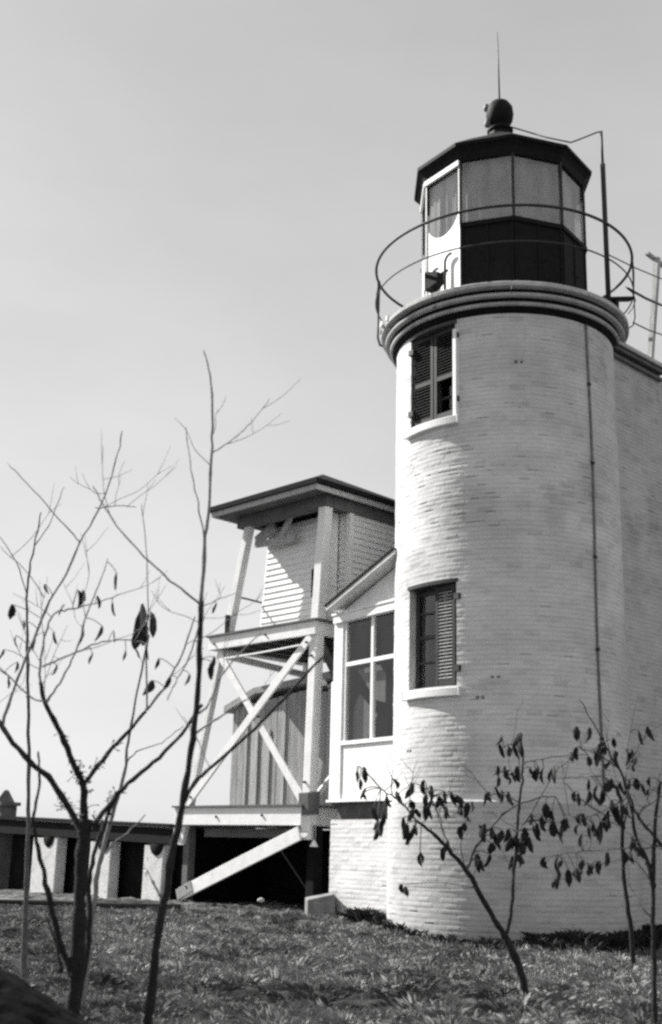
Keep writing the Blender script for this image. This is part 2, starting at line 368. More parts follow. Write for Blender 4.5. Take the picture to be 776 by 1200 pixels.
def tower_window(z0, z1, upper):
    am = -40.; hw = TR*math.sin(rad(15.5)); rc = TR*math.cos(rad(15.5))     # chord plane
    fr = (et(am), er(am), UZ); o = TC.copy()
    wn = MB()
    # reveals, head and bottom of the opening
    for sx in (-1, 1): wn.box(o, fr, (sx*(hw-.0)-.0, sx*(hw+.05)) if sx > 0 else (-hw-.05, -hw), (rc-.42, rc-.015), (z0, z1))
    wn.box(o, fr, (-hw-.05, hw+.05), (rc-.42, rc-.018), (z1, z1+.06)); wn.box(o, fr, (-hw-.05, hw+.05), (rc-.42, rc-.018), (z0-.06, z0))
    win = wn.build('window', 'offwhite' , T)
    # curved sill
    sl = MB().lathe(TC, [(TR-.25, z0-.15), (TR+.075, z0-.15), (TR+.08, z0-.03), (TR-.25, z0+.012)], [ang(am+a) for a in np.linspace(-17.5, 17.5, 24)], closed=False)
    sl.build('sill', 'white', win, bevel=.008)
    hd = MB().lathe(TC, [(TR-.2, z1-.005), (TR+.018, z1-.005), (TR+.022, z1+.05), (TR-.2, z1+.055)], [ang(am+a) for a in np.linspace(-16.5, 16.5, 24)], closed=False)
    hd.build('lintel', 'sash', win)
    fb = MB()
    rin = rc-.20
    for x in ((-hw, -hw+.07), (hw-.07, hw), (-.03, .03)): fb.box(o, fr, x, (rin, rin+.06), (z0, z1))
    for z in (z0, (z0+z1)/2, z1-.09, z0+(z1-z0)*.26, z0+(z1-z0)*.75): fb.box(o, fr, (-hw, hw), (rin+.004, rin+.052), (z, z+(.06 if z in (z0, z1-.09, (z0+z1)/2) else .03)))
    fb.build('sash', 'sash', win)
    MB().box(o, fr, (-hw, hw), (rin+.02, rin+.028), (z0, z1)).build('pane', 'glass', win)
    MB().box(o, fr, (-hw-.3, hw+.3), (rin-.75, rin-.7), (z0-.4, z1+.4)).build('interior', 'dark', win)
    if upper:
        cs = MB().box(o, fr, (hw-.012, hw+.06), (rc-.1, rc+.05), (z0-.02, z1-.12)); cs.build('casing', 'white', win, bevel=.006)
    # shutter leaves
    for sx in (-1, 1):
        if not upper and sx < 0: continue
        mb = MB(); x0, x1 = (-hw+.012, -.012) if sx < 0 else (.012, hw-.02)
        if not upper: x0 += .03; x1 -= .03
        y0, y1 = rc-.06, rc-.02
        zt = z1-.02; zb = z0+.03; zm = zb+(zt-zb)*(.46 if upper else .0)
        for x in ((x0, x0+.055), (x1-.055, x1)): mb.box(o, fr, x, (y0, y1), (zb, zt))
        rails = [zb, zt-.075] + ([zm-.04] if upper else [])
        for z in rails: mb.box(o, fr, (x0+.055, x1-.055), (y0+.003, y1-.003), (z, z+(.09 if z == zb else .075)))
        panels = [(zb+.09, zm-.04), (zm+.035, zt-.075)] if upper else [(zb+.09, zt-.075)]
        if upper and sx > 0: panels = panels[1:]
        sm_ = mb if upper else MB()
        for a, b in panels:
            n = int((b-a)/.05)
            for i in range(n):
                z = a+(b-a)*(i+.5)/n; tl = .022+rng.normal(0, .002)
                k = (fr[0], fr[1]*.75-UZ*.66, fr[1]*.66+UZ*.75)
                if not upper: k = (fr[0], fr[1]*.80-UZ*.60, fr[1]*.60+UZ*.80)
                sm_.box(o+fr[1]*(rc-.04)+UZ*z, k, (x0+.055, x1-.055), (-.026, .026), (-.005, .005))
        sh = mb.build('shutter', 'shutter', win)
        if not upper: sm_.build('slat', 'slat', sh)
        if upper and sx > 0: tag(sh, 'dark shutter leaf with its lower slats missing')
        for z in (zb+.18, zt-.25): MB().box(o, fr, (sx*hw-.03, sx*hw+.07), (rc-.022, rc+.03), (z, z+.09)).build('hinge', 'iron', win)
    return win
tower_window(*W_LO, False); tower_window(*W_UP, True)

# cornice and gallery slab
full = [ang(a) for a in np.linspace(-180, 180, 161)[:-1]]
cn = MB()
for z0, r, r2 in ((9.515, 1.95, 1.90), (9.635, 2.03, 1.95)):
    MB().lathe(TC, [(r2-.08, z0), (r-.01, z0), (r, z0+.012), (r+.003, z0+.045), (r-.012, z0+.062), (r2-.08, z0+.066)], full).build('cornice_ring', 'cornice', T, True)
MB().lathe(TC, [(1.79, 9.42), (1.835, 9.425), (1.86, 9.45), (1.90, 9.50), (1.91, 9.513), (1.90, 9.585), (1.95, 9.632), (1.96, 9.705), (2.0, 9.755), (1.9, 9.76)], full).build('cornice_cove', 'tar', T, True)
gd = MB()
for i in range(10):                                           # slab cast in segments with open joints
    a = np.linspace(i*36+.25+4, (i+1)*36-.25+4, 16)
    gd.lathe(TC, [(1.2, 9.72), (2.0, 9.765), (2.095, 9.772), (2.105, 9.782), (2.105, 9.84), (2.09, 9.856), (1.2, 9.90), (1.2, 9.72)], [ang(x) for x in a], closed=False)
gd.build('gallery_slab', 'stone', T)
# conduit down the tower
pts = [TC+er(45.5+.6*math.sin(z*1.1))*(TR+.016)+UZ*z for z in np.linspace(9.42, 2.1, 60)]
cd = MB().tube(pts, .021, 8); cdo = cd.build('conduit', 'rust', T, True)
for z in (8.4, 7.1, 5.6, 4.2, 2.9): MB().tube([TC+er(45.5+.6*math.sin(z*1.1))*(TR+.018)+UZ*(z-.02), TC+er(45.5+.6*math.sin(z*1.1))*(TR+.018)+UZ*(z+.02)], .034, 8).build('clamp', 'iron', cdo)

# lantern: ten sides
LR = 1.44; LA = [-100+36*i for i in range(10)]; LZ = (9.86, 11.33, 12.50)
lp = lambda a, r, z: TC+er(a)*r+UZ*z
lanbase = MB()
for i, a in enumerate(LA):
    b = a+36
    if a in (-100, -64): continue
    p, q = lp(a, LR, 0), lp(b, LR, 0); d = (q-p)/np.linalg.norm(q-p); n = np.cross(d, UZ)
    if n@er(a+18) < 0: n = -n
    L = np.linalg.norm(q-p)
    lanbase.box(p, (d, n, UZ), (0, L), (-.05, 0), (LZ[0]+.005, LZ[1]))
    lanbase.box(p, (d, n, UZ), (-.01, L+.01), (0.002, .035), (LZ[1]-.06, LZ[1]+.02))
    for x in (.03, L*.5, L-.03): lanbase.box(p, (d, n, UZ), (x-.02, x+.02), (.002, .014), (LZ[0]+.01, LZ[1]-.062))
LB = lanbase.build('lantern_wall', 'ironblack', T)
wp = MB(); hp = MB()
for a in (-100, -64):                                         # white door side with a bowl-shaped light
    b = a+36; p, q = lp(a, LR, 0), lp(b, LR, 0); d = (q-p)/np.linalg.norm(q-p); n = np.cross(d, UZ)
    if n@er(a+18) < 0: n = -n
    L = np.linalg.norm(q-p); xs = np.linspace(.02, L-.02, 25)
    low = LZ[1]-.02
    zc = [low+.30-(.42 if a == -64 else .3)*math.sqrt(max(0, 1-((x-L/2)/(L/2-.03))**2))+(.12 if a == -64 else 0) for x in xs]
    for i in range(24):
        wp.add([p+d*xs[i]+UZ*LZ[0], p+d*xs[i+1]+UZ*LZ[0], p+d*xs[i+1]+UZ*zc[i+1], p+d*xs[i]+UZ*zc[i],
                p+d*xs[i]+UZ*LZ[0]-n*.04, p+d*xs[i+1]+UZ*LZ[0]-n*.04, p+d*xs[i+1]+UZ*zc[i+1]-n*.04, p+d*xs[i]+UZ*zc[i]-n*.04], [(0, 1, 2, 3), (7, 6, 5, 4), (3, 2, 6, 7)])
    wp.box(p, (d, n, UZ), (0, L), (.004, .05), (LZ[2]-.05, LZ[2]+.035))
    wp.box(p, (d, n, UZ), (0, .03), (.002, .02), (LZ[0], LZ[2]-.05)); wp.box(p, (d, n, UZ), (L-.03, L), (.002, .02), (LZ[0], LZ[2]-.05))
    if a == -64:
        for x, zt in ((.22, 10.72), (.56, 10.86)):
            hp.tube([p+d*x+n*.06+UZ*9.95, p+d*x+n*.06+UZ*(zt-.12)]+[p+d*(x+.12-.12*math.cos(t))+n*.06+UZ*(zt-.12+.12*math.sin(t)) for t in np.linspace(.3, 1.9, 7)], .022, 8)
        DP = (p, d, n)
WD = wp.build('lantern_door', 'white', T); tag(WD, 'white door side of the lantern')
hp.build('grab_rail', 'iron', WD, True)
# flood lamp by the door
p, d, n = DP
fl = MB(); o = p+d*.60+n*.30+UZ*10.33
sq = [(-.12, -.17), (.12, -.17), (.12, .17), (-.12, .17)]
f0 = [o-d*.14+d*.0+n*x+UZ*z for x, z in sq]; f1 = [o+d*.12+n*x*.6+UZ*z*.55 for x, z in sq]
FLR = root('flood_lamp', tuple(o-UZ*.42), 'small flood lamp with pale face standing by the white lantern door', 'lamp')
fl.add(f0+f1, [(4, 5, 6, 7), (0, 1, 5, 4), (1, 2, 6, 5), (2, 3, 7, 6), (3, 0, 4, 7)])
fl.tube([o-UZ*.42, o-UZ*.05], .025, 8); fl.box(o-UZ*.44, (d, n, UZ), (-.1, .1), (-.08, .08), (0, .03))
FLO = fl.build('lamp_housing', 'ironblack', FLR)
MB().add([x-d*.004 for x in f0], [(0, 1, 2, 3)]).build('lens', 'lampwhite', FLR)
for a in LA:
    MB().tube([lp(a, LR+.0, LZ[0] if a in(-100, -64) else LZ[1]), lp(a, LR+.0, LZ[2]+.08)], .026, 6).build('mullion', 'iron', LB)
for a in LA:
    p, q = lp(a, LR-.025, 0), lp(a+36, LR-.025, 0); d = (q-p)/np.linalg.norm(q-p); L = np.linalg.norm(q-p)
    MB().box(p, (d, er(a+18), UZ), (.02, L-.02), (0, .006), (LZ[1]+.0 if a not in (-100, -64) else LZ[1]-.42, LZ[2])).build('pane', 'lglass', LB)
# curtain drawn round inside
cv = MB(); cr = [(LR-.2)+.02*math.sin(t*34)+.008*math.sin(t*71) for t in np.linspace(0, 2*math.pi, 241)[:-1]]
n_ = 240
vs = [TC+np.array([math.cos(t)*r, math.sin(t)*r, z]) for z in (10.7, 12.6) for t, r in zip(np.linspace(0, 2*math.pi, 241)[:-1], cr)]
cv.add(vs, [(i, (i+1) % n_, n_+(i+1) % n_, n_+i) for i in range(n_)])
cv.build('inner_sheet', 'inner_sheet', LB, True)
MB().lathe(TC, [(.01, 10.6), (LR-.06, 10.6), (LR-.06, 10.65), (.01, 10.65)], full[::4]).build('lantern_floor', 'dark', LB)
# lantern roof
dec = [ang(a) for a in LA]
rf = MB()
rf.lathe(TC, [(1.40, 12.50), (1.46, 12.52), (1.50, 12.66), (1.56, 12.73), (1.60, 12.74), (1.605, 12.80), (1.0, 13.22), (.45, 13.58), (.24, 13.74), (.2, 13.86), (.01, 13.88)], dec)
RF = rf.build('lantern_roof', 'ironblack', T)
vb = MB()
vb.lathe(TC, [(.01, 13.84), (.22, 13.85), (.24, 13.9), (.15, 13.95), (.15, 14.0), (.19, 14.03), (.235, 14.12), (.25, 14.24), (.235, 14.37), (.17, 14.47), (.09, 14.51), (.01, 14.52)], full[::8])
VB = vb.build('ventilator', 'ironblack', RF, True)
for a, z in ((-80, 14.38), (-70, 14.02)):
    c = TC+er(a)*.24+UZ*z
    MB().lathe(c, [(.005, c[2]-.09), (.05, c[2]-.06), (.06, c[2]), (.04, c[2]+.06), (.005, c[2]+.08)], full[::20]).build('vent_flap', 'pipe', VB, True)
rd = MB().tube([TC+UZ*14.48, TC+UZ*15.4+er(90)*-.01, TC+UZ*16.02+er(90)*-.02], [.018, .014, .008], 6); rd.build('lightning_rod', 'pipe', RF, True)
# pipe from ventilator to the mast on the gallery
ma = 54.; mt = z_at(0, 154, 54, 2.08)
mast = MB().tube([lp(ma, 2.08, 9.85), lp(ma, 2.08, 12.35)], .042, 8); mast.tube([lp(ma, 2.08, 12.35), lp(ma, 2.08, mt)], .022, 8)
MS = mast.build('gallery_mast', 'iron', T, True)
st = MB().tube([TC+er(ma)*.15+UZ*13.95, at(640, 161, 18.3), at(669, 167, 18.0), at(676, 164.5, 18.0), at(700, 155, lp(ma, 2.08, 0)[1]), lp(ma, 2.08, mt-.005)], .013, 6); st.build('stay', 'iron', MS, True)
# railing
RR = 2.21
ra = MB()
ring = lambda z, tilt=0: [TC+er(a)*RR+UZ*(z+tilt*math.sin(rad(a))+.012*math.sin(rad(a*3))) for a in np.linspace(-180, 177, 120)]
ra.tube(ring(11.10, .03), .024, 8, True); RA = ra.build('gallery_railing', 'iron', T, True)
MB().tube(ring(10.47, .03), .013, 6, True).build('mid_rail', 'iron', RA, True)
for a in (-95, -143, 170, 128, 84):
    r0 = .035 if a == -95 else .018
    MB().tube([lp(a, RR+.0, 11.1), lp(a, RR+.01, 10.85), lp(a, RR, 10.5)], [r0, r0*1.1, r0*.7], 8).tube([lp(a, RR, 10.5), lp(a, RR, 10.0), lp(a, RR-.04, 9.86), lp(a, RR-.15, 9.80)], r0*.6, 8).build('stanchion', 'iron', RA, True)
# timber board sticking out over the slab on the right
o = lp(62, 1.9, 9.93)
MB().beam(lp(50, 1.80, 9.92), lp(72, 2.22, 10.13), .16, .05, er(60)).beam(lp(63, 2.03, 9.86), lp(63, 2.03, 10.0), .1, .1, er(60)).build('gallery_board', 'ironblack', T)
# loose blocks at the broken left lip of the cornice
bk = MB()
for a, r, z, sx in ((-80, 2.05, 9.90, .10), (-73, 2.07, 9.89, .07), (-66, 2.04, 9.885, .05)):
    bk.box(lp(a, r, z), (et(a), er(a), UZ), (-sx, sx), (-.08, .09), (-.05, .04), .008)
bk.build('lip_repair', 'white', T, bevel=.01)

# ------------------------------------------------------------------ brick house behind the tower, right
AZ = rad(46)
A = np.array([-math.cos(AZ), math.sin(AZ), 0]); B = np.array([math.sin(AZ), math.cos(AZ), 0])
HS = TC+er(86)*TR
def hw_z(px, py, q): 
    r = at(px, py, 1.)-np.array([0, 0, EYE]); n = A; k = ((q-np.array([0, 0, EYE]))@n)/(r@n); return (np.array([0, 0, EYE])+r*k)
c0, c1 = hw_z(724, 424, HS), hw_z(772, 446, HS); HL = float((c1-HS)@B); HZ = float(c0[2]+c1[2])/2
print('house wall', HL, c0, c1)
BH = root('brick_house', tuple(HS*np.array([1, 1, 0])+UZ*.05), 'tall dull white brick house wall with moulded eave joining the lighthouse on its right', 'house')
def planefn(o, du, n):
    def fn(u, v, d): return o+U3(u, du)+U3(d, n)+U3(v, UZ)
    return fn
def U3(s, vec): return np.asarray(s)[..., None]*vec
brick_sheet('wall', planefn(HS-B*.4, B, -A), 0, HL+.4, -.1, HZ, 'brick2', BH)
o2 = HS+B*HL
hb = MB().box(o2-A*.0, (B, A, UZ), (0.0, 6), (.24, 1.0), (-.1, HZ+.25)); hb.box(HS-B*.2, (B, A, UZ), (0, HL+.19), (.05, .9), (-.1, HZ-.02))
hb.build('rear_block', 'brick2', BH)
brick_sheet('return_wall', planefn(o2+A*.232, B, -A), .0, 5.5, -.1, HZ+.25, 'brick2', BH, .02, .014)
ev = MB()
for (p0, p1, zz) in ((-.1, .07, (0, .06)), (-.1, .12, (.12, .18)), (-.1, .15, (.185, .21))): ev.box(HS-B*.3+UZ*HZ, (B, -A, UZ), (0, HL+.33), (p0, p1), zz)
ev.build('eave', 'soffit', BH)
MB().box(HS-B*.3+UZ*(HZ+.212), (B, -A, UZ), (0, HL+.33), (-.9, .12), (0, .09)).build('parapet', 'stone', BH)
# roof post with crossarm and the gangway rails
pp = HS+B*(HL+.05)+A*.2
tp = at(770, 302, pp[1])
RP = root('roof_post', (pp[0], pp[1], HZ+.3), 'pale post with a crossarm standing on the brick house roof', 'post')
MB().beam([pp[0], pp[1], HZ+.2], [tp[0], tp[1], tp[2]], .09, .09, B).build('post', 'palewood', RP)
MB().beam(tp-B*.25+UZ*.02+A*.06, tp+B*.5+UZ*-.04+A*.06, .05, .08, UZ).build('crossarm', 'palewood', RP)
GR = root('gangway_railing', tuple(lp(84, RR, 9.9)), 'thin iron handrails running from the lighthouse gallery to the roof post', 'railing')
for (x0, y0, x1, y1, r) in ((712, 298, 776, 327, .011), (736, 338, 776, 358, .022), (742, 378, 778, 393, .012)):
    q0 = lp(80, RR-.02, 10); a0 = at(x0, y0, q0[1]); a1 = at(x1, y1, pp[1]-.2)
    MB().tube([a0, (a0+a1)/2-UZ*.02, a1], r, 6).build('rail', 'iron', GR, True)
q = [at(x, y, lp(84, RR, 10)[1]) for x, y in ((733, 336), (741, 343), (745, 352), (741, 362), (736, 368))]
MB().tube(q, .008, 6).build('brace', 'iron', GR, True)

# ------------------------------------------------------------------ timber porch tower
PK = 1.07                                                      # porch tower is built 7 % larger than its drawing
CP = np.array([-.319, 21.157, -.0875])
Wp = lambda a, b, z: CP+(A*a+B*b+UZ*z)*PK
FR = (A*PK, B*PK, UZ*PK)
PT = root('porch_tower', tuple(Wp(1.2, 1, .35)), 'white timber two-storey porch tower with cross braces, clapboard cabin and dark hip roof', 'porch tower')
def deck(name, a0, a1, b1, z0, z1):
    m = MB()
    m.box(Wp(0, 0, 0), FR, (a0, a1), (-.03, .03), (z0, z1)); m.box(Wp(0, 0, 0), FR, (a0, a0+.06), (.032, b1), (z0, z1))
    m.box(Wp(0, 0, 0), FR, (a1-.06, a1), (.032, b1), (z0, z1)); m.box(Wp(0, 0, 0), FR, (a0+.062, a1-.062), (b1-.06, b1), (z0, z1))
    o = m.build(name, 'white', PT, bevel=.006)
    f = MB()
    n = 22
    for i in range(n):
        b = -.07+(b1+.12)*i/n; f.box(Wp(0, 0, 0), FR, (a0-.05, a1+.04), (b, b+(b1+.12)/n-.008), (z1+.002, z1+.035))
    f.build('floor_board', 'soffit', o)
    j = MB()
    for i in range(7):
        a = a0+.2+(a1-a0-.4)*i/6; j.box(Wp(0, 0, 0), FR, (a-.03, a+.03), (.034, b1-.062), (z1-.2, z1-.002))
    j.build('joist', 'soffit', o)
    return o
deck('upper_deck', -.15, 2.67, 2.3, 4.70, 4.93)
deck('lower_deck', .06, 3.40, 2.5, 1.62, 1.915)
def post(p, q, wd, m='white'): return MB().beam(p, q, wd, wd, A).build('post', m, PT, bevel=.012)
b0 = .10
post(Wp(-.07, b0, 4.965), Wp(-.20, b0, 6.90), .19)
post(Wp(.03, b0, 1.40), Wp(-.07, b0, 4.70), .19)
post(Wp(2.27, b0, 4.965), Wp(1.80, b0, 6.92), .15, 'offwhite')
post(Wp(3.28, b0, 1.3), Wp(2.42, b0, 4.70), .13, 'offwhite')
post(Wp(2.45, 2.2, 1.95), Wp(2.40, 2.2, 4.70), .12, 'offwhite')
post(Wp(3.20, .2, .3), Wp(3.22, .2, 1.62), .17, 'soffit'); post(Wp(.12, .35, .3), Wp(.12, .35, 1.62), .2, 'dark')
def brace(p, q, wd, th, m='white', side=UZ): return MB().beam(p, q, wd, th, side).build('brace', m, PT, bevel=.006)
brace(Wp(-.02, -.005, 4.68), Wp(3.05, -.005, 1.99), .155, .045)
brace(Wp(2.42, .045, 4.62), Wp(.10, .045, 1.98), .15, .04)
brace(Wp(.05, -.06, 1.50), Wp(3.05, -.06, .45), .24, .045); 
brace(Wp(2.72, -.085, .60), Wp(3.12, -.085, .43), .20, .03, 'greywood')
brace(Wp(-.03, .2, 4.62), Wp(-.03, .75, 3.9), .12, .1, 'soffit'); brace(Wp(.0, .15, 2.0), Wp(.0, .62, 2.45), .10, .05)
brace(Wp(2.35, .12, 4.58), Wp(2.1, 2.1, 4.42), .13, .06); brace(Wp(.2, -.04, 4.55), Wp(2.2, -.04, 4.50), .03, .03)
brace(Wp(.4, .3, 1.50), Wp(2.9, .3, 1.50), .16, .05, 'soffit')
MB().box(Wp(.02, .0, 1.98), FR, (-.13, .13), (-.02, .22), (-.18, .16), .012).build('post_shoe', 'soffit', PT, bevel=.01)
for a, b, z in ((1.22, -.03, 3.42), (.05, -.03, 4.58), (2.95, -.03, 2.10), (.16, -.05, 1.52), (2.86, -.09, .58), (.02, -.01, 2.3), (-.05, -.01, 4.35), (1.1, -.035, 4.82), (2.5, -.035, 4.80), (1.0, -.035, 1.78), (2.2, -.035, 1.76)):
    MB().tube([Wp(a, b+.03, z), Wp(a, b-.022, z)], .022, 8).build('bolt', 'iron', PT)
# cabin
def clapboards(o, d, n, L, z0, z1, slope_end=0, step=.105):
    m = MB(); k = int((z1-z0)/step); d = d*PK; UZ = np.array([0, 0, PK])
    for i in range(k):
        z = z0+(z1-z0)*i/k; zt = z0+(z1-z0)*(i+1)/k; e = L-slope_end*(z-z0)
        m.add([o+UZ*z+n*.030, o+d*e+UZ*z+n*.030, o+d*e+UZ*(zt+.012)+n*.008, o+UZ*(zt+.012)+n*.008,
               o+UZ*z, o+d*e+UZ*z, o+d*e+UZ*(zt+.012), o+UZ*(zt+.012)], [(0, 1, 2, 3), (4, 7, 6, 5), (0, 4, 5, 1), (3, 2, 6, 7), (0, 3, 7, 4), (1, 5, 6, 2)])
    return m
zf, zr = 4.97, 6.93
cw = clapboards(Wp(.06, .55, 0), A, -B, 1.86, zf, zr, .085)
CW = cw.build('cabin_wall', 'clap', PT)
sw = MB().box(Wp(.0, 0, 0), FR, (0.0, .055), (.18, .60), (zf, zr)); sw.box(Wp(0, 0, 0), FR, (-.02, .0), (.19, .60), (5.62, 5.66)); sw.build('side_panel', 'clap', PT)
cl2 = clapboards(Wp(.0, .64, 0), -A, -B, .25, zf, zr); cl2.v = cl2.v
m3 = clapboards(Wp(-.25, .67, 0), B, -A, 1.9, zf, zr)
m3.v += []; k = len(m3.v); m3.f += [tuple(i+k for i in f) for f in cl2.f]; m3.v += cl2.v
m3.build('side_wall', 'clap', PT)
MB().box(Wp(-.25, .64, 0), FR, (-.045, .05), (-.045, .05), (zf, zr)).build('corner_board', 'clap', PT)
MB().box(Wp(1.66, .55, 0), FR, (-.02, .06), (-.04, .05), (zr-.35, zr)).build('corner_board', 'clap', PT)
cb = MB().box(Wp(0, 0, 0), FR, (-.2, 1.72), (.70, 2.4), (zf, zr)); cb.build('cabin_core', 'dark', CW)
wn = MB().box(Wp(0, 0, 0), FR, (.30, .54), (.50, .53), (5.50, 6.0)); wo = wn.build('window', 'dark', PT)
# roof
ez = 7.16; RA0, RA1, RB0, RB1 = -.45, 2.35, -.38, 2.55
apx = Wp(.95, 1.1, 7.98)
rr = MB()
cor = [(RA0, RB0), (RA1, RB0), (RA1, RB1), (RA0, RB1)]
ov = .05
c_ = [Wp(a+(ov if a > 0 else -ov), b+(ov if b > 0 else -ov), ez+.022) for a, b in cor]; c2 = [Wp(a+(ov if a > 0 else -ov), b+(ov if b > 0 else -ov), ez+.11) for a, b in cor]
rr.add(c_+c2+[apx], [(0, 1, 2, 3), (4, 5, 8), (5, 6, 8), (6, 7, 8), (7, 4, 8), (0, 4, 5, 1), (1, 5, 6, 2), (2, 6, 7, 3), (3, 7, 4, 0)])
RFo = rr.build('hip_roof', 'roof', PT)
fa = MB(); O0 = Wp(0, 0, 0)
fa.box(O0, FR, (RA0, RA1), (RB0, RB0+.03), (ez-.075, ez+.018)); fa.box(O0, FR, (RA0, RA1), (RB1-.03, RB1), (ez-.075, ez+.018))
fa.box(O0, FR, (RA0, RA0+.03), (RB0+.032, RB1-.032), (ez-.075, ez+.018)); fa.box(O0, FR, (RA1-.03, RA1), (RB0+.032, RB1-.032), (ez-.075, ez+.018))
fa.build('fascia', 'palewood', RFo)
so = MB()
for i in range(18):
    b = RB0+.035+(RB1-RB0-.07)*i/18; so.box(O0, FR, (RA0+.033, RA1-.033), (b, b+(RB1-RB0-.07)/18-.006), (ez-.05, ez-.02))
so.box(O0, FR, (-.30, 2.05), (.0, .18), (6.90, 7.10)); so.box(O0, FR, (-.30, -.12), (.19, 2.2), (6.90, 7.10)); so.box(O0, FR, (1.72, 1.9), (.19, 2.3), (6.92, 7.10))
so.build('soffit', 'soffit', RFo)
kb = MB().beam(Wp(1.85, .30, 6.62), Wp(.85, .38, 6.60), .12, .07, UZ).beam(Wp(1.15, .32, 6.66), Wp(.75, .2, 7.05), .12, .07, UZ).beam(Wp(1.9, .36, 6.70), Wp(1.4, .36, 6.92), .2, .06, UZ)
kb.build('knee_bracket', 'palewood', PT)
# pipe handrail on the upper deck
q = [at(x, y, Wp(2.1, b, 0)[1]) for x, y, b in ((271, 698, .1), (290, 702, .3), (309, 707, .45), (320, 720, .4), (330, 732, .3))]
MB().tube(q, .02, 8).build('handrail', 'pipe', PT, True)
MB().tube([Wp(2.2, -.0, 4.98), Wp(2.2, .0, 5.30)], .05, 6).build('rail_stub', 'iron', PT)
# dark boards added as a backdrop to keep the void under the decks black
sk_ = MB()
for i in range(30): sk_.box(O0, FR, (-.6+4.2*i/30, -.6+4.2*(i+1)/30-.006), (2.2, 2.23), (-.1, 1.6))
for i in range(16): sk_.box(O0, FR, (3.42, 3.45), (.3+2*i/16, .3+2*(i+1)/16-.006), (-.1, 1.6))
sk_.build('void_backdrop', 'tar', PT)

# ------------------------------------------------------------------ board booth on the lower deck
BT = root('board_booth', tuple(Wp(1.6, 1.2, 1.955)), 'weathered upright-board booth with a sloping lid, on the lower porch deck', 'booth')
bt = MB(); n = 15
for i in range(n):
    a0 = .22+2.66*i/n; bt.box(O0, FR, (a0, a0+2.66/n-.012), (.80+rng.uniform(-.006, .006), .835), (1.955, 4.02-.10*a0))
bt.box(O0, FR, (.22, .26), (.84, 2.0), (1.955, 4.0)); bt.box(O0, FR, (2.84, 2.88), (.84, 2.0), (1.955, 3.7)); bt.box(O0, FR, (.262, 2.838), (1.9, 1.93), (1.955, 3.7))
bt.build('board_wall', 'greywood', BT)
ps = MB()
for a, w_, z1_ in ((2.42, .07, 3.70), (2.12, .17, 3.5), (1.80, .16, 3.3), (1.40, .09, 3.85)): ps.box(O0, FR, (a, a+w_), (.775, .793), (1.96, z1_))
ps.build('sun_strip', 'palewood', BT)  # pale strips stand for sun coming in between the braces
MB().poly([Wp(3.02, .68, 3.66), Wp(3.02, .68, 3.78), Wp(2.2, .68, 4.06), Wp(.15, .68, 4.20), Wp(.15, .68, 4.08), Wp(2.2, .68, 3.95)], B*1.4).build('lid', 'greywood', BT)

# ------------------------------------------------------------------ sunporch against the tower
AZ2 = rad(56)
A2 = np.array([-math.cos(AZ2), math.sin(AZ2), 0]); B2 = np.array([math.sin(AZ2), math.cos(AZ2), 0])
SO = np.array([.151, 20.577, 0.]); Ws = lambda a, b, z: SO+A2*a+B2*b+UZ*z
FS = (A2, B2, UZ); S0 = SO
SP = root('sunporch', tuple(Ws(-.8, 1.0, .2)), 'white sunporch with multi-pane window and gable, on a whitewashed brick base', 'sunporch')
aR = -1.95
fn = brick_sheet('foundation', planefn(Ws(.05, 0, 0), -A2, -B2), 0, 1.9, -.1, 1.74, 'brick', SP)
brick_sheet('foundation_side', planefn(Ws(.05, 0, 0), B2, A2), 0, 1.6, -.1, 1.74, 'brick', fn, .02, .02)
MB().box(S0, FS, (-1.9, .03), (.05, 1.6), (-.1, 1.72)).build('footing_core', 'dark', fn)
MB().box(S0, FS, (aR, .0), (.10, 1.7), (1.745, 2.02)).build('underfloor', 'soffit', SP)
MB().box(S0, FS, (aR, -.245), (0, .06), (2.065, 2.94)).build('panel_wall', 'white', SP)
MB().box(S0, FS, (aR, .14), (-.05, 1.7), (2.02, 2.06)).build('flashing', 'white', SP)
pf = MB().box(S0, FS, (-.24, .03), (-.03, .13), (2.062, 5.03)); pf.build('corner_post', 'white', SP, bevel=.01)
MB().box(S0, FS, (.035, .16), (.02, .13), (2.062, 4.05)).build('side_post', 'white', SP, bevel=.01)
wf = MB()
wf.box(S0, FS, (aR, -.245), (-.035, .07), (2.945, 3.01))
wf.box(S0, FS, (aR, -.245), (.0, .06), (4.265, 4.335)); wf.box(S0, FS, (-1.088, -1.022), (-.003, .063), (3.01, 5.03))
wf.box(S0, FS, (-.31, -.247), (-.003, .063), (3.01, 5.03))
SPW = wf.build('window', 'white', SP, bevel=.004)
MB().add([Ws(aR, .03, 3.0), Ws(-.26, .03, 3.0), Ws(-.26, .03, 5.03), Ws(aR, .03, 5.03)], [(0, 1, 2, 3)]).build('pane', 'glass', SPW)
fa = MB().box(S0, FS, (aR, .0), (-.08, .06), (5.032, 5.19)); fa.box(S0, FS, (aR, .03), (-.10, -.082), (5.17, 5.21)); fa.build('fascia', 'white', SP, bevel=.006)
gb = MB().poly([Ws(-.1, -.01, 5.195), Ws(-2.0, -.01, 5.195), Ws(-2.0, -.01, 5.86)], B2*.08); gb.build('gable', 'white', SP)
rk0, rk1 = np.array([-.06, 5.27]), np.array([-2.0, 5.92]); dv = (rk1-rk0)/np.linalg.norm(rk1-rk0); nn = np.array([dv[1], -dv[0]]); nn = nn if nn[1] > 0 else -nn
def rake(b0_, b1_, t0, t1):
    p = [rk0+nn*t0, rk1+nn*t0, rk1+nn*t1, rk0+nn*t1]; return MB().poly([Ws(x[0], b0_, x[1]) for x in p], B2*(b1_-b0_))
rake(-.30, 1.75, .035, .075).build('gable_roof', 'roof', SP)
rake(-.28, 1.7, -.03, .032).build('rake_board', 'offwhite', SP)
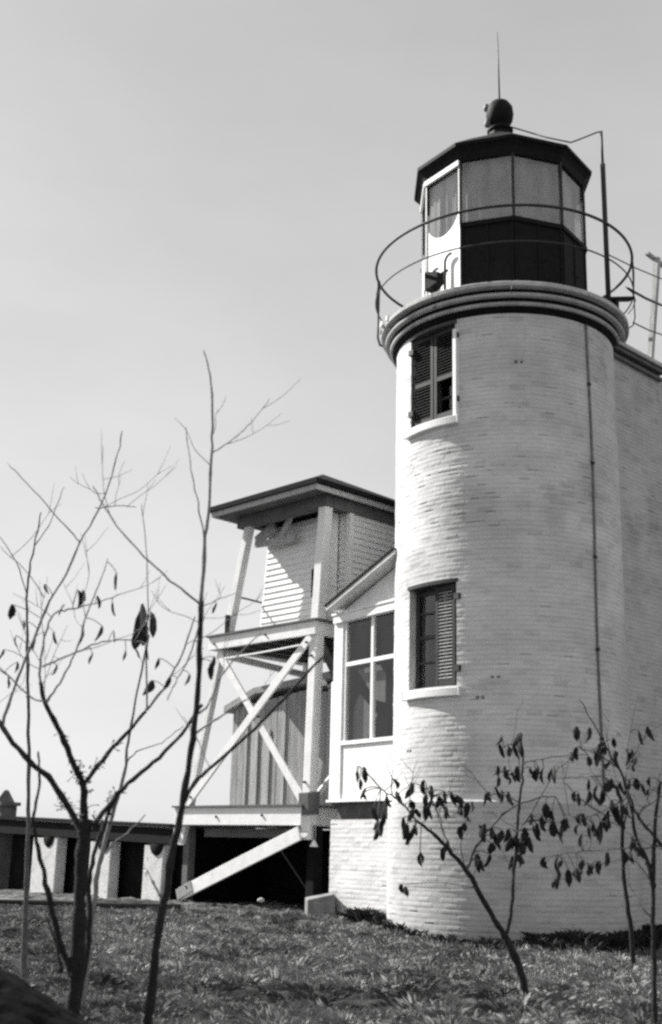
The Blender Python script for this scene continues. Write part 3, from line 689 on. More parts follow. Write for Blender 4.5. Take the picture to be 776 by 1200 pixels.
iw = MB().box(S0, FS, (-2.2, -.0), (1.62, 1.66), (2.06, 5.1)); iw.build('back_wall', 'tar', SP)
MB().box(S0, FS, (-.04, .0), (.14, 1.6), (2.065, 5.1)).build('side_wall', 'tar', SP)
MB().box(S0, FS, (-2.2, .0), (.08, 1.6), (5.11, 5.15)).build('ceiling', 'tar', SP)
for pts in ([(-.33, 3.55), (-.33, 3.02), (-.72, 3.02), (-1.0, 3.42), (-.50, 3.80)], [(-.42, 4.22), (-1.05, 4.24), (-1.22, 4.05), (-1.22, 3.60), (-.95, 3.66)]):
    MB().poly([Ws(a, .16, z) for a, z in pts], B2*.012).build('inner_sheet', 'sunpatch', SPW)  # grey cut-outs standing for reflections and sunlight behind the pane

# lamps
q = at(378, 801, Wp(-.05, .22, 0)[1])
GL = root('dome_lamp', tuple(q-UZ*.1), 'white dome lamp on a dark bracket between the porch posts', 'lamp')
MB().lathe(q, [(.085, q[2]-.05), (.088, q[2]-.03), (.075, q[2]+.03), (.04, q[2]+.065), (.004, q[2]+.075)], full[::8]).build('shade', 'lampwhite', GL, True)
MB().beam(q-UZ*.10-A*.12, q-UZ*.10+A*.12, .09, .07, UZ).tube([q-UZ*.08, q-UZ*.03], .03, 8).beam(q-UZ*.10, [Ws(.12, .05, 0)[0], Ws(.12, .05, 0)[1], q[2]-.1], .05, .05, UZ).build('bracket', 'iron', GL)
q = at(368, 988, Wp(-.02, .0, 0)[1])
HLm = root('hanging_lamp', tuple(q), 'small hanging lamp with pale cone shade under the lower deck corner', 'lamp')
MB().lathe(q, [(.075, q[2]-.06), (.03, q[2]+.03), (.015, q[2]+.05), (.01, q[2]+.06)], full[::8]).build('shade', 'lampwhite', HLm, True)
MB().tube([q+UZ*.05, [q[0], q[1], 1.66]], .016, 6).build('rod', 'iron', HLm, True)
# step block
q0 = at(369, 1070, 20.4)
sbm = MB().box([q0[0], q0[1], float(gz(q0[0], q0[1]))-.1], (A*.8+B*.6, -A*.6+B*.8, UZ), (-.16, .30), (-.14, .3), (0, .47), .012)
for i in (4, 5): sbm.v[i] = sbm.v[i]-UZ*.08
M['block'] = mat('grey concrete', .20, .9, .3, 5, .4, 30, .15)
tag(sbm.build('step_block', 'block', None, bevel=.02), 'grey concrete step block against the white foundation', 'block')

# ------------------------------------------------------------------ dark walkway on whitewashed piers, left
WK = root('walkway', tuple(Wp(6.5, 0, .4)), 'dark tarred plank walkway on whitewashed brick piers, left of the porch', 'walkway')
zt0 = 1.63
wk = MB()
def wbox(m, a0, a1, b0_, b1_, z0, z1, jit=0):
    # deck climbs a little away from the porch
    f = lambda a: .026*(a-3.4)
    vs = [Wp(a, b, z+f(a)) for z in (z0, z1) for b in (b0_, b1_) for a in (a0, a1)]
    m.add(vs, [(0, 2, 3, 1), (4, 5, 7, 6), (0, 1, 5, 4), (2, 6, 7, 3), (0, 4, 6, 2), (1, 3, 7, 5)])
for i in range(4): wbox(wk, 3.52+3*i, 3.52+3*(i+1)-.008, .0, .06, 1.28, 1.56)
WKO = wk.build('edge_beam', 'tar', WK)
wk = MB()
for i in range(80): wbox(wk, 3.50+12*i/80, 3.50+12*(i+1)/80-.01, -.05, 2.0, 1.562, 1.625)
wk.build('planking', 'tar', WK)
wk = MB()
for i in range(60): wbox(wk, 3.52+12*i/60, 3.52+12*(i+1)/60-.006, .42, .46, .1, 1.27)
wk.build('backing', 'dark', WK)
def a_of(px, py, b):
    r = at(px, py, 1.)-np.array([0, 0, EYE]); k = ((CP+B*b*PK-np.array([0, 0, EYE]))@B)/(r@B); p = np.array([0, 0, EYE])+r*k; return float((p-CP)@A)/PK
for px0, px1 in ((37, 65), (104, 128), (168, 190)):
    a1, a0 = a_of(px0, 1015, .02), a_of(px1, 1015, .02)
    m = MB().box(O0, FR, (a0, a1), (.022, .26), (.0, 1.26+.026*(a0-3.4)), .006); po = m.build('pier', 'pierwash', WK, bevel=.02)
    am = a0+(a1-a0)*.38
    lg = MB(); z = 1.20+.026*(a0-3.4)
    c = Wp(am-.02, 0, z+.06); lg.tube([c+B*.004, c+B*.02, c+B*.04], [.20, .21, .21], 16)  # dark disc put in for a beam end's shadow on the pier
    lg.build('beam_shadow', 'tar', po, True)
pipe_pts = [at(x, y, Y) for x, y, Y in ((-40, 1054, 20.2), (60, 1058, 20.3), (130, 1061, 20.5), (212, 1063, 20.6))]
tag(MB().tube(pipe_pts, .045, 10).build('ground_pipe', 'iron', None, True), 'dark iron pipe lying across the grass before the walkway piers', 'pipe')
q = at(5, 957, 29)
CH = root('chimney', tuple(q), 'small dark capped chimney showing above the walkway at the far left', 'chimney')
MB().box([q[0], q[1], .2], (A, B, UZ), (-.2, .2), (-.2, .2), (0, q[2]+.05)).box([q[0], q[1], q[2]+.24], (A, B, UZ), (-.26, .26), (-.26, .26), (0.01, .09)).build('stack', 'soffit', CH)
MB().lathe(q, [(.25, q[2]+.335), (.06, q[2]+.6), (.005, q[2]+.62)], [rad(46+90*k) for k in range(4)]).build('cap', 'soffit', CH)

# ------------------------------------------------------------------ trees
def smooth_path(P, k=5):
    P = [np.asarray(p, float) for p in P]; out = []
    for i in range(len(P)-1):
        p0 = P[max(i-1, 0)]; p1 = P[i]; p2 = P[i+1]; p3 = P[min(i+2, len(P)-1)]
        for j in range(k):
            t = j/k; out.append(.5*((2*p1)+(-p0+p2)*t+(2*p0-5*p1+4*p2-p3)*t*t+(-p0+3*p1-3*p2+p3)*t**3))
    out.append(P[-1]); return out
class Tree:
    def __init__(s, name, base, label, Y, group='bare saplings in the yard'):
        s.Y = Y; p = at(base[0], base[1], Y); s.base = np.array([p[0], p[1], float(gz(p[0], p[1]))])
        s.o = root(name, tuple(s.base), label, 'tree', group); s.t = MB(); s.w = MB(); s.pts = []; s.lv = MB()
    def stem(s, pts, r0, r1, y0=0, y1=0, thin=False, ground=False, knob=.12):
        n = len(pts); L = [at(x, y, s.Y+y0+(y1-y0)*i/(n-1)) for i, (x, y) in enumerate(pts)]
        if ground: L[0] = np.array([L[0][0], L[0][1], float(gz(L[0][0], L[0][1]))-.1]) if L[0][2] > gz(L[0][0], L[0][1])-.05 else L[0]
        path = smooth_path(L); m = len(path); k = s.Y/1455
        rr_ = [(r0+(r1-r0)*(i/(m-1))**.8)*k*.5*(1+knob*random.uniform(-1, 1)+(.15 if random.random() < .08 else 0)) for i in range(m)]
        path = [p+rng.normal(0, .0035*s.Y/9, 3) for p in path]
        (s.w if thin else s.t).tube(path, rr_, 6 if thin else 8)
        s.pts += [(p, r) for p, r in zip(path, rr_)]
        # side buds and short spurs
        if not thin:
            for i in range(2, m-1, 3):
                if random.random() < .5:
                    d = rng.normal(0, 1, 3); d /= np.linalg.norm(d); d[2] = abs(d[2])
                    s.w.tube([path[i], path[i]+d*k*random.uniform(3, 8)], [k*.8, k*.35], 4)
    def leaf(s, px, py, w=7, h=15, tie=True):
        """a withered leaf hanging from the nearest twig"""
        k = s.Y/1455; q = at(px, py, s.Y); 
        c = min(s.pts, key=lambda t: abs(t[0][0]-q[0])+abs(t[0][2]-(q[2]+h*k*.4))+.15*abs(t[0][1]-q[1]))[0]
        y = c[1]+random.uniform(-.08, .08); q = at(px, py, y); top = q+UZ*h*k*.5
        if tie and np.linalg.norm(c-top) < 60*k: s.w.tube(smooth_path([c, (c+top)/2+UZ*k*2, top], 3), [k*.55]*6+[k*.4], 4)
        elif tie: s.w.tube(smooth_path([c, (c+top)/2+rng.normal(0, 4*k, 3), top], 3), [k*.5]*6+[k*.3], 4)
        yaw = random.uniform(-.9, .9); e = np.array([math.cos(yaw), math.sin(yaw), 0]); f = np.array([-math.sin(yaw), math.cos(yaw), 0])
        tl = random.uniform(-.55, .55)*h*k*(.2 if h > 20 else 1); cu = random.uniform(-5, 6); fo = random.uniform(.2, .9); tn_ = random.choice((.6, .8, 1, 1, 1.4, 2.4))
        vs = []; n = 7
        for i in range(n+1):
            t = i/n; wd = w*k*.5*math.sin(math.pi*min(1, t*.93+.05))**.7*random.uniform(.85, 1.1)
            c_ = top-UZ*h*k*t+e*tl*t*t+f*k*cu*math.sin(t*2.4)
            vs += [c_-e*wd+f*wd*fo+UZ*random.uniform(-1, 1)*k, c_, c_+e*wd+f*wd*fo+UZ*random.uniform(-1, 1)*k]
        s.tones = getattr(s, 'tones', [])+[tn_]*len(vs)
        s.lv.add(vs, [f_ for i in range(n) for f_ in ((i*3, i*3+1, i*3+4, i*3+3), (i*3+1, i*3+2, i*3+5, i*3+4))])
    def fine(s, n, lmin, lmax, zmin=0.0):
        """n hair-thin shoots on the upper limbs, each forking once or twice"""
        k = s.Y/1455; src = [c for c in s.pts if c[0][2] > zmin and c[1] < 4.5*k]
        for _ in range(n):
            p, r = random.choice(src); d = rng.normal(0, 1, 3); d[1] *= .6; d[2] = abs(d[2])*1.1+.35; d /= np.linalg.norm(d)
            L = random.uniform(lmin, lmax)*k; pth = [p]; q = p
            for i in range(4):
                q = q+d*L/4+rng.normal(0, L*.035, 3); pth.append(q); d = d+np.array([0, 0, .10]); d /= np.linalg.norm(d)
            s.w.tube(smooth_path(pth, 3), list(np.linspace(.55, .28, 13)*k), 4)
            for j in (2, 3):
                if random.random() < .6:
                    e = d+rng.normal(0, .55, 3); e /= np.linalg.norm(e); s.w.tube([pth[j], pth[j]+e*L*.18, pth[j]+e*L*.38+UZ*L*.05], [.4*k, .33*k, .22*k], 4)
    def done(s, tm='bark', wm='twigd'):
        s.t.build('trunk', tm, s.o, True)
        if s.w.v: s.w.build('crown', wm, s.o, True)
        if s.lv.v: np_obj('leaves', s.lv.v, s.lv.f, M['leaf'], s.o, True, {'tone': s.tones})

# big forked one, lower left
t = Tree('forked_tree', (88, 1205), 'dark forked young tree with several leaning limbs, at the lower left', 9.3)
t.stem([(80, 1230), (88, 1160), (92, 1090), (95, 1030), (98, 985), (100, 958)], 18, 14, ground=True, knob=.16)
t.stem([(97, 985), (85, 955), (62, 917), (28, 885), (0, 848), (-22, 815)], 10, 5.5, 0, .4)
t.stem([(99, 965), (97, 920), (88, 899), (72, 860), (52, 822), (48, 800)], 10, 4, 0, -.3)
t.stem([(97, 922), (120, 890), (150, 858), (171, 833)], 7, 4, 0, .3)
t.stem([(108, 970), (130, 940), (150, 919), (180, 893), (213, 860), (236, 826)], 7, 4, 0, .35)
t.stem([(88, 1145), (72, 1110), (60, 1060), (50, 1020), (43, 985), (40, 955), (46, 915), (44, 880)], 9, 2, 0, -.3)
t.stem([(80, 1215), (96, 1150), (105, 1090), (104, 1040), (112, 995), (124, 962), (136, 930)], 9, 4, .1, .5, ground=True)
t.stem([(72, 1140), (64, 1100), (52, 1070)], 5, 2, 0, .2)
t.stem([(2, 850), (12, 818), (35, 760), (58, 705), (78, 672), (94, 635), (120, 588), (136, 540), (143, 505)], 4.5, 1.5, .4, .8, True)
t.stem([(94, 636), (77, 617), (40, 575), (9, 543)], 2.2, 1, .6, 1, True)
t.stem([(48, 802), (48, 770), (56, 735), (66, 717), (90, 713), (112, 707), (140, 696)], 3.5, 1.2, -.3, 0, True)
t.stem([(50, 781), (90, 764), (120, 752), (150, 750), (160, 752)], 2.8, 1.2, -.3, 0, True)
t.stem([(54, 824), (70, 800), (88, 765), (104, 715), (118, 680), (126, 655)], 3, 1, -.3, -.5, True)
t.stem([(52, 822), (33, 814), (0, 783), (-10, 775)], 2.6, 1.4, -.3, -.1, True)
t.stem([(171, 833), (198, 797), (214, 764), (228, 722)], 4, 2, .3, .6, True)
t.stem([(172, 832), (172, 770), (173, 715), (172, 640), (165, 590)], 3, 1, .3, .6, True)
t.stem([(52, 700), (36, 676), (0, 640)], 1.8, .8, .5, .7, True)
t.stem([(112, 595), (140, 593), (160, 594)], 1.8, 1, .7, .7, True)
for q in ((90, 702, 9, 22), (97, 698, 6, 14), (113, 706, 6, 15), (136, 682, 5, 20), (131, 714, 4, 18), (97, 746, 5, 18), (119, 743, 6, 18), (133, 746, 3, 14),
          (41, 755, 5, 16), (14, 717, 9, 18), (18, 752, 4, 16), (4, 768, 4, 15), (177, 806, 10, 18), (165, 724, 15, 34), (162, 748, 12, 26), (168, 742, 12, 30), (165, 735, 14, 42), (178, 733, 9, 30), (176, 728, 8, 24), (158, 765, 4, 18), (171, 765, 4, 18), (27, 733, 4, 13), (62, 748, 4, 14), (75, 715, 4, 13), (52, 690, 4, 12), (108, 772, 4, 12), (9, 800, 4, 13), (66, 785, 4, 12), (147, 768, 4, 12), (186, 778, 5, 14), (20, 782, 4, 12)): t.leaf(q[0], q[1], q[2]*(.95 if q[2] < 9 else 1.2), q[3]*1.08)
t.fine(22, 40, 120, 1.9)
FK = [c for c in t.pts if abs(c[0][0]-at(97, 905, 9.3)[0]) < .19 and at(97, 965, 9.3)[2] < c[0][2] < at(97, 862, 9.3)[2]]
for i in range(150):                                            # small curled leaves left in the fork
    p, r = random.choice(FK); q_ = p+rng.normal(0, .035, 3); k_ = 9.3/1455; e_ = rng.normal(0, 1, 3); e_ /= np.linalg.norm(e_); g_ = np.cross(e_, [0, 0, 1.])
    t.w.tube([p, (p+q_)/2+rng.normal(0, .006, 3), q_], [k_*.7, k_*.5, k_*.4], 4)
    a_, b_ = random.uniform(2, 4.5)*k_, random.uniform(1.5, 3)*k_
    t.tones += [1.0]*4
    t.lv.add([q_-e_*a_, q_+g_*b_+UZ*k_, q_+e_*a_-UZ*k_, q_-g_*b_], [(0, 1, 2, 3)])
t.done('bark', 'twigm')

t = Tree('tall_sapling', (174, 1205), 'tall slender sapling rising past the porch roof, left of the porch', 9.0)
t.stem([(170, 1230), (178, 1160), (185, 1100), (197, 1030), (210, 960), (222, 890), (230, 830), (234, 760), (236, 705)], 11, 6, ground=True)
t.stem([(236, 706), (240, 640), (245, 590), (248, 535), (249, 480), (246, 440), (239, 411)], 6, 1.8, 0, .1, True)
t.stem([(248, 532), (268, 518), (290, 500), (316, 468)], 2, 1, 0, .4, True)
t.stem([(241, 632), (232, 590), (224, 550), (218, 500)], 2.2, 1, 0, -.3, True)
t.stem([(236, 708), (205, 685), (175, 658), (148, 630), (124, 597), (110, 570)], 3, 1.2, 0, -.5, True)
t.stem([(213, 945), (228, 918), (252, 895), (290, 862), (330, 822), (352, 797), (378, 770)], 5, 3.2, 0, .8)
t.stem([(226, 862), (250, 845), (275, 830), (300, 812)], 3, 1.5, 0, .5, True)
t.stem([(232, 836), (246, 822), (256, 798), (272, 775), (305, 742)], 3.5, 1.5, 0, .5, True)
t.stem([(187, 1050), (180, 1035), (172, 1020)], 3, 2, 0, .2, True)
t.stem([(234, 730), (222, 770), (208, 795), (196, 820)], 2.6, 1.4, 0, -.2, True)
t.stem([(235, 712), (256, 703), (275, 695)], 1.5, .8, 0, .3, True)
t.fine(12, 40, 110, 1.8)
for q in ((248, 786, 9, 22), (251, 778, 6, 18), (222, 797, 4, 13), (199, 801, 7, 16), (254, 713, 5, 14)): t.leaf(*q)
t.done('bark', 'twigm')

t = Tree('pale_sapling', (40, 1085), 'thin pale sapling standing straight up beyond the forked tree', 11.8)
t.stem([(36, 1085), (31, 1035), (33, 950), (34, 860), (32, 760), (32, 690), (40, 640), (48, 600)], 7, 1.5, ground=True)
t.stem([(33, 700), (20, 660), (0, 630)], 1.8, 1, thin=True)
t.stem([(40, 640), (60, 610), (75, 570)], 1.5, .8, thin=True)
t.done('twigd')
t = Tree('grey_sapling', (108, 1110), 'pale grey sapling leaning right behind the forked tree', 10.8)
t.stem([(100, 1120), (110, 1060), (118, 1005), (132, 955), (146, 905), (152, 860), (163, 800), (175, 745)], 8, 2, ground=True)
t.stem([(148, 898), (160, 880), (190, 870), (215, 850)], 2, 1, thin=True)
t.stem([(120, 1000), (150, 975), (170, 955)], 3, 1.4, thin=True)
t.done('twig', 'twig')

Z = lambda x, y: (400+x/2.064, 820+y/2.064)
def zs(*p): return [Z(*q) for q in p]
t = Tree('leaning_sapling', (614, 1168), 'leaning two-stemmed sapling with hanging withered leaves before the tower', 11.7)
t.stem([(618, 1180), (610, 1140), (592, 1098)], 9.5, 8.5, ground=True)
t.stem([(593, 1100), (575, 1070), (548, 1022), (530, 1000), (505, 975), (488, 962)], 7.5, 3)
t.stem([(592, 1098), (597, 1080), (602, 1030), (606, 975), (610, 930), (613, 895), (611, 860)], 5.5, 2, 0, .3)
t.stem([(489, 963), (470, 940), (450, 928), (430, 905), (420, 898)], 2.6, 1.2, 0, -.2, True)
t.stem([(548, 1022), (555, 998), (575, 970), (595, 950), (625, 937), (650, 933)], 4, 1.5, 0, -.2, True)
t.stem([(530, 1000), (520, 975), (512, 950), (500, 925)], 2.4, 1, 0, .2, True)
t.stem([(545, 1018), (540, 985), (550, 950)], 2, 1, 0, .2, True)
t.stem([(606, 975), (625, 950), (650, 905), (672, 888)], 2, 1, .1, -.2, True)
t.stem([(612, 895), (630, 890), (660, 886), (690, 884)], 1.8, 1, .2, 0, True)
t.stem([(612, 880), (600, 872), (585, 880)], 1.8, 1, .2, 0, True)
t.stem([(610, 912), (590, 905), (578, 908)], 1.8, 1, .2, 0, True)
t.stem([(608, 940), (585, 930), (572, 935)], 1.8, 1, .2, 0, True)
LV = [(40,187),(55,182),(45,205),(57,228),(123,202),(133,240),(103,298),(95,315),(88,325),(78,280),(172,222),(200,212),(170,255),(172,280),(205,245),(208,270),(222,250),(238,245),(245,265),(255,275),(265,240),(285,245),(290,262),(308,268),(312,280),(150,305),(158,320),(177,315),(175,330),(200,275),(190,388),(250,372),(262,370),(155,464),(290,322),(332,318),(340,328),(365,330),(360,390),(365,360),(335,400),(330,390),(385,124),(400,120),(418,125),(432,98),(433,122),(380,172),(395,178),(408,182),(425,180),(415,188),(360,235),(372,230),(390,235),(405,240),(470,185),(475,175),(490,185),(515,183),(462,292),(488,300),(495,270),(512,312),(535,318),(540,300),(443,330),(455,340),(465,320),(470,330),(410,350),(405,330),(420,345),(430,355),(432,385),(440,360),(455,352),(390,335),(415,395),(510,280)]
LV2 = [(555,140),(571,130),(570,82),(600,85),(600,150),(615,145),(628,140),(635,118),(660,105),(668,155),(655,158),(690,140),(705,138),(722,93),(742,82),(567,235),(575,242),(600,238),(612,240),(632,238),(643,212),(655,208),(675,212),(698,215),(715,205),(745,200),(575,315),(580,290),(585,345),(600,322),(613,320),(628,308),(645,300),(665,280),(670,270),(690,270),(703,350),(720,368),(740,400),(648,388),(685,385),(525,400),(525,430),(530,445),(550,432),(570,425),(585,400),(600,410),(612,415),(622,408),(495,395),(700,380)]
t.fine(14, 25, 60, .6)
for x, y in LV:
    t.leaf(*Z(x, y), random.uniform(5.5, 10), random.uniform(11, 20))
    if random.random() < .55: t.leaf(*Z(x+random.gauss(0, 9), y+random.gauss(0, 12)), random.uniform(4, 7.5), random.uniform(8, 16))
t.done()
t = Tree('edge_sapling', (768, 1195), 'leafy sapling at the right edge with arching twigs across the tower', 9.9)
t.stem([(768, 1225), (767, 1150), (766, 1080), (766, 1020), (768, 960), (774, 915)], 7, 4, ground=True)
t.stem([(767, 1040), (757, 1005), (745, 978), (738, 940), (728, 905), (718, 890), (708, 870), (680, 820)], 5.5, 1.4, 0, .3)
t.stem([(796, 1010), (778, 994), (758, 970), (744, 950), (736, 925)], 5, 3, -.2, 0)
t.stem([(747, 956), (757, 945), (776, 932)], 3, 2, 0, .3, True)
t.stem(zs((776, 355), (700, 360), (600, 365), (520, 375)), 2.4, 1, 0, .2, True)
t.stem(zs((705, 250), (640, 190), (580, 187), (520, 190)), 2, 1, .1, .3, True)
t.stem(zs((700, 230), (650, 260), (590, 285), (530, 275)), 2, 1, .1, .3, True)
t.stem(zs((640, 280), (580, 240), (540, 200), (525, 180)), 2.4, 1, .1, .3, True)
t.stem(zs((665, 160), (620, 130), (580, 120)), 2, 1, .2, .3, True)
t.stem(zs((690, 170), (720, 110), (745, 80)), 2.2, 1, .1, .3, True)
t.stem(zs((750, 450), (720, 400), (690, 385), (640, 395), (590, 400)), 2.2, 1, .1, .3, True)
t.stem([(766, 1080), (752, 1062), (742, 1045)], 2.4, 1, 0, .2, True)
t.stem(zs((690, 160), (700, 60), (720, -20)), 2, .8, .1, .3, True)
t.fine(14, 25, 70, .8)
for x, y in LV2:
    t.leaf(*Z(x, y), random.uniform(5.5, 10), random.uniform(11, 20))
    if random.random() < .5: t.leaf(*Z(x+random.gauss(0, 9), y+random.gauss(0, 12)), random.uniform(4, 7.5), random.uniform(8, 16))
t.done()
t = Tree('slim_sapling', (740, 1106), 'slim dark sapling close against the tower base behind the edge sapling', 15.5)
t.stem([(742, 1112), (738, 1080), (731, 1030), (729, 970), (727, 935), (716, 915)], 6, 4, ground=True)
t.stem([(729, 975), (735, 940), (733, 905)], 3, 2, thin=True)
for x, y in ((648,290),(640,300),(632,320),(655,262),(666,286),(680,300)): t.leaf(*Z(x, y), random.uniform(6, 10), random.uniform(14, 24))
t.done()

# ------------------------------------------------------------------ heap, stones
hx = at(-60, 1160, 8.3)
n = 90; U, V = np.meshgrid(np.linspace(-1, 1, n), np.linspace(-1, 1, n)); r_ = np.sqrt(U*U+V*V)
X = hx[0]-.12+U*1.55; Y = 8.0+V*1.2
H = np.clip(1-r_, 0, 1)**.9*.88+.05*(fbm(X*4, Y*4, 40)-.5)+.05*(fbm(X*14, Y*14, 44)-.5)-.08
idx = np.arange(n*n).reshape(n, n)
tag(np_obj('soil_heap', np.stack([X, Y, H+gz(X, Y)], -1).reshape(-1, 3), np.stack([idx[:-1, :-1], idx[:-1, 1:], idx[1:, 1:], idx[1:, :-1]], -1).reshape(-1, 4), M['soil'], None, True), 'dark heap of soil in the lower left corner', 'soil heap')
def stone(px, py, s, m, label):
    lo, hi = 6., 21.
    for _ in range(40):
        y = (lo+hi)/2; p = at(px, py, y)
        if p[2] > gz(p[0], p[1]): lo = y
        else: hi = y
    p = at(px, py, lo); mb = MB(); k = 12
    vs = []; fs = []
    for i in range(7):
        th = math.pi*i/6
        for j in range(k):
            ph = 2*math.pi*j/k; r = s*(1+.25*(hsh(np.float64(i), np.float64(j), px)-.5)); vs.append(p+np.array([r*math.sin(th)*math.cos(ph)*1.2, r*math.sin(th)*math.sin(ph), r*.75*math.cos(th)+s*.3]))
    for i in range(6):
        for j in range(k): fs.append((i*k+j, i*k+(j+1) % k, (i+1)*k+(j+1) % k, (i+1)*k+j))
    mb.add(vs, fs); tag(mb.build('stone', m, None, True), label, 'stone')
stone(309, 1150, .07, 'rock', 'dark round stone in the open grass, right of the tall sapling')
stone(10, 1095, .10, 'rock', 'dark round stone in the grass at the far left edge')
stone(306, 1056, .05, 'stone', 'small pale stone under the dark lower deck')

# ------------------------------------------------------------------ grass and fallen leaves
def blades(N, hmin, hmax, wmin, wmax, k, flat=False, dens=None):
    y = 8.6+(22-8.6)*rng.random(N*3)**1.15; x = (rng.random(N*3)-.5)*2*(.31*y+.6)
    dn = patch(x, y)*.5+.4; dn = np.where(flat, .6, dn)
    keep = rng.random(N*3) < np.clip((dn-.38)*2.2, .10, 1)
    inside = (np.hypot(x-TX, y-TY) > TR+.06)
    pa = (x-CP[0])*A[0]+(y-CP[1])*A[1]; pb = (x-CP[0])*B[0]+(y-CP[1])*B[1]
    inside &= ~((pa < .06) & (pb > .60)); inside &= ~((pa > 0) & (pb > .2))
    kk = np.flatnonzero(keep & inside)[:N]; x, y, dn, pa, pb = x[kk], y[kk], dn[kk], pa[kk], pb[kk]; N = len(x)
    z = gz(x, y)+clod(x, y)
    N = len(x); h = (hmin+(hmax-hmin)*rng.random(N)**2)*(.55+.9*np.clip((dn-.4)*2, 0, 1))
    # longer tufts at the foot of the walls
    dt = np.hypot(x-TX, y-TY)-TR; h = h*(1+1.0*np.exp(-(dt/.28)**2)*(rng.random(N) < .7))
    df = np.abs(pb-.55)+(np.clip(pa-.1, 0, 9)+np.clip(-1.4-pa, 0, 9))*3; h = h*(1+1.0*np.exp(-(df/.25)**2))
    wd = wmin+(wmax-wmin)*rng.random(N); t = rng.random(N)*2*math.pi; ln = rng.random(N)*.9; ta = rng.random(N)*2*math.pi
    ex, ey = np.cos(t)*wd/2, np.sin(t)*wd/2
    P = np.zeros((N, 4, 3)); 
    if flat:
        hx_, hy_ = np.cos(ta)*h/2, np.sin(ta)*h/2; px_, py_ = -np.sin(ta)*wd/2, np.cos(ta)*wd/2; tz = (rng.random((N, 4))-.3)*.03
        for i, (a, b) in enumerate(((-1, 0), (0, -1), (1, 0), (0, 1))): P[:, i] = np.stack([x+a*hx_+b*px_, y+a*hy_+b*py_, z+.012+tz[:, i]], -1)
    else:
        P[:, 0] = np.stack([x-ex, y-ey, z-.01], -1); P[:, 1] = np.stack([x+ex, y+ey, z-.01], -1)
        lx, ly = np.cos(ta)*ln*h, np.sin(ta)*ln*h
        P[:, 2] = np.stack([x+lx*.5+ex*.6, y+ly*.5+ey*.6, z+h*.65], -1); P[:, 3] = np.stack([x+lx, y+ly, z+h*(1-.3*ln)], -1)
    tone = np.repeat((.6+.5*rng.random(N)**1.5)*(.10+.7*fbm(x*1.1, y*1.5, 81)+.75*patch(x, y)), 4)
    return P.reshape(-1, 3), np.arange(N*4).reshape(-1, 4), tone
P1, Q1, t1 = blades(60000, .02, .07, .005, .011, 50)
def tussocks(n, per):
    """clumps of matted grass, each with its own size and tone"""
    y = 8.6+13*rng.random(n*2)**1.2; x = (rng.random(n*2)-.5)*2*(.31*y+.6)
    pa = (x-CP[0])*A[0]+(y-CP[1])*A[1]; pb = (x-CP[0])*B[0]+(y-CP[1])*B[1]
    s0 = (x-SO[0])*B2[0]+(y-SO[1])*B2[1]
    ok = (np.hypot(x-TX, y-TY) > TR+.2) & ~((pa > -.1) & (pb > .1)) & ~((s0 > -.15) & (x < TX)) & (rng.random(n*2) < .25+.75*patch(x, y))
    x, y = x[ok][:n], y[ok][:n]; n = len(x)
    R = .04+.20*rng.random(n)**1.6; Hh = R*rng.uniform(.22, .55, n); tone = rng.uniform(.5, 1.15, n)*(.28+1.0*patch(x, y)); lean = rng.uniform(0, 6.28, n)
    rr_ = np.sqrt(rng.random((n, per))); th = rng.random((n, per))*2*math.pi
    bx = x[:, None]+R[:, None]*rr_*np.cos(th); by = y[:, None]+R[:, None]*rr_*np.sin(th)
    bz = gz(bx, by)+clod(bx, by)-.01
    h = Hh[:, None]*(1-.6*rr_**2)*rng.uniform(.6, 1.2, (n, per)); l = .5*R[:, None]*rr_+.012
    ox = np.cos(th)*l+.5*np.cos(lean)[:, None]*h; oy = np.sin(th)*l+.5*np.sin(lean)[:, None]*h
    a = rng.random((n, per))*2*math.pi; wd = rng.uniform(.0028, .0055, (n, per)); ex, ey = np.cos(a)*wd, np.sin(a)*wd
    P = np.stack([np.stack([bx-ex, by-ey, bz], -1), np.stack([bx+ex, by+ey, bz], -1), np.stack([bx+ox*.5+ex*.7, by+oy*.5+ey*.7, bz+h*.75], -1), np.stack([bx+ox*1.3, by+oy*1.3, bz+h], -1)], 2).reshape(-1, 3)
    N = n*per
    return P, np.arange(N*4).reshape(-1, 4), np.repeat((tone[:, None]*rng.uniform(.75, 1.25, (n, per))).ravel(), 4)
P2, Q2, t2 = tussocks(3600, 60)
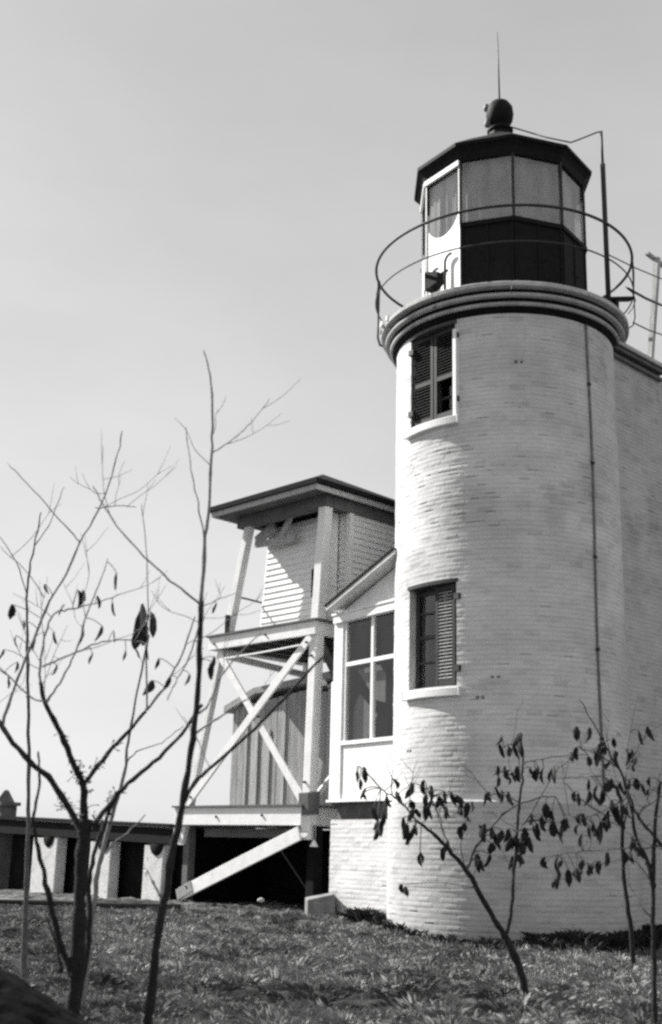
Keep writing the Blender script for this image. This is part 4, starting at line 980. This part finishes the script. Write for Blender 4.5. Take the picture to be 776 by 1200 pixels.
np_obj('grass', np.concatenate([P1, P2]), np.concatenate([Q1, Q2+len(P1)]), M['grass'], None, False, {'tone': np.concatenate([t1, t2])}, kind='stuff')
P, Q, tn = blades(2000, .02, .05, .012, .04, 70, True)
np_obj('fallen_leaves', P, Q, M['litter'], None, False, {'tone': tn}, kind='stuff')
# dark weeds, doubling as shade, along the foot of the tower and the porch base
def weeds_and_shade():
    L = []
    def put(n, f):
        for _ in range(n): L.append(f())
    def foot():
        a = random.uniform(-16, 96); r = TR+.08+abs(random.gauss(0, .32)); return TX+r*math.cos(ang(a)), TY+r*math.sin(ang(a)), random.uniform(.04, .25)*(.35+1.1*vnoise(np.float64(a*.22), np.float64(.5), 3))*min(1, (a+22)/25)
    put(8500, foot)  # thick dark band put in to deepen the tower's cast shadow
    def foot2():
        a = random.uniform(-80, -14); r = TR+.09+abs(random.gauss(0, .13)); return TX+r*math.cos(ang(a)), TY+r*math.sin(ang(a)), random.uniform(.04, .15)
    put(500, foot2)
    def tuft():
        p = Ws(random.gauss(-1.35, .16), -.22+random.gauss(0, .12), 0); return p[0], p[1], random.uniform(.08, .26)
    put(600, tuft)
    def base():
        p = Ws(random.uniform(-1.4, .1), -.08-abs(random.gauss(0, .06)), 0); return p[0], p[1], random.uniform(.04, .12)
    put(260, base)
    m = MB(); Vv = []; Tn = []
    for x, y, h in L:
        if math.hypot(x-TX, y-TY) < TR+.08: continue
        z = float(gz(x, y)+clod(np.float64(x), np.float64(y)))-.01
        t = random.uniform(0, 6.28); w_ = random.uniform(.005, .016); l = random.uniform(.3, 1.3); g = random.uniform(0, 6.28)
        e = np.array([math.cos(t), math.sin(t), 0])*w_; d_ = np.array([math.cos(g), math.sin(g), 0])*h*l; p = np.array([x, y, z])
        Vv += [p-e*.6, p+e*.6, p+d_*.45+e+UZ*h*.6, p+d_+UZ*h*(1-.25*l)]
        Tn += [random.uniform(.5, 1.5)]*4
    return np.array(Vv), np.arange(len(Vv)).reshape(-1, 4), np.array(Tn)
P, Q, tn = weeds_and_shade()
np_obj('weeds_and_shade', P, Q, M['weed'], None, False, {'tone': tn}, kind='stuff')
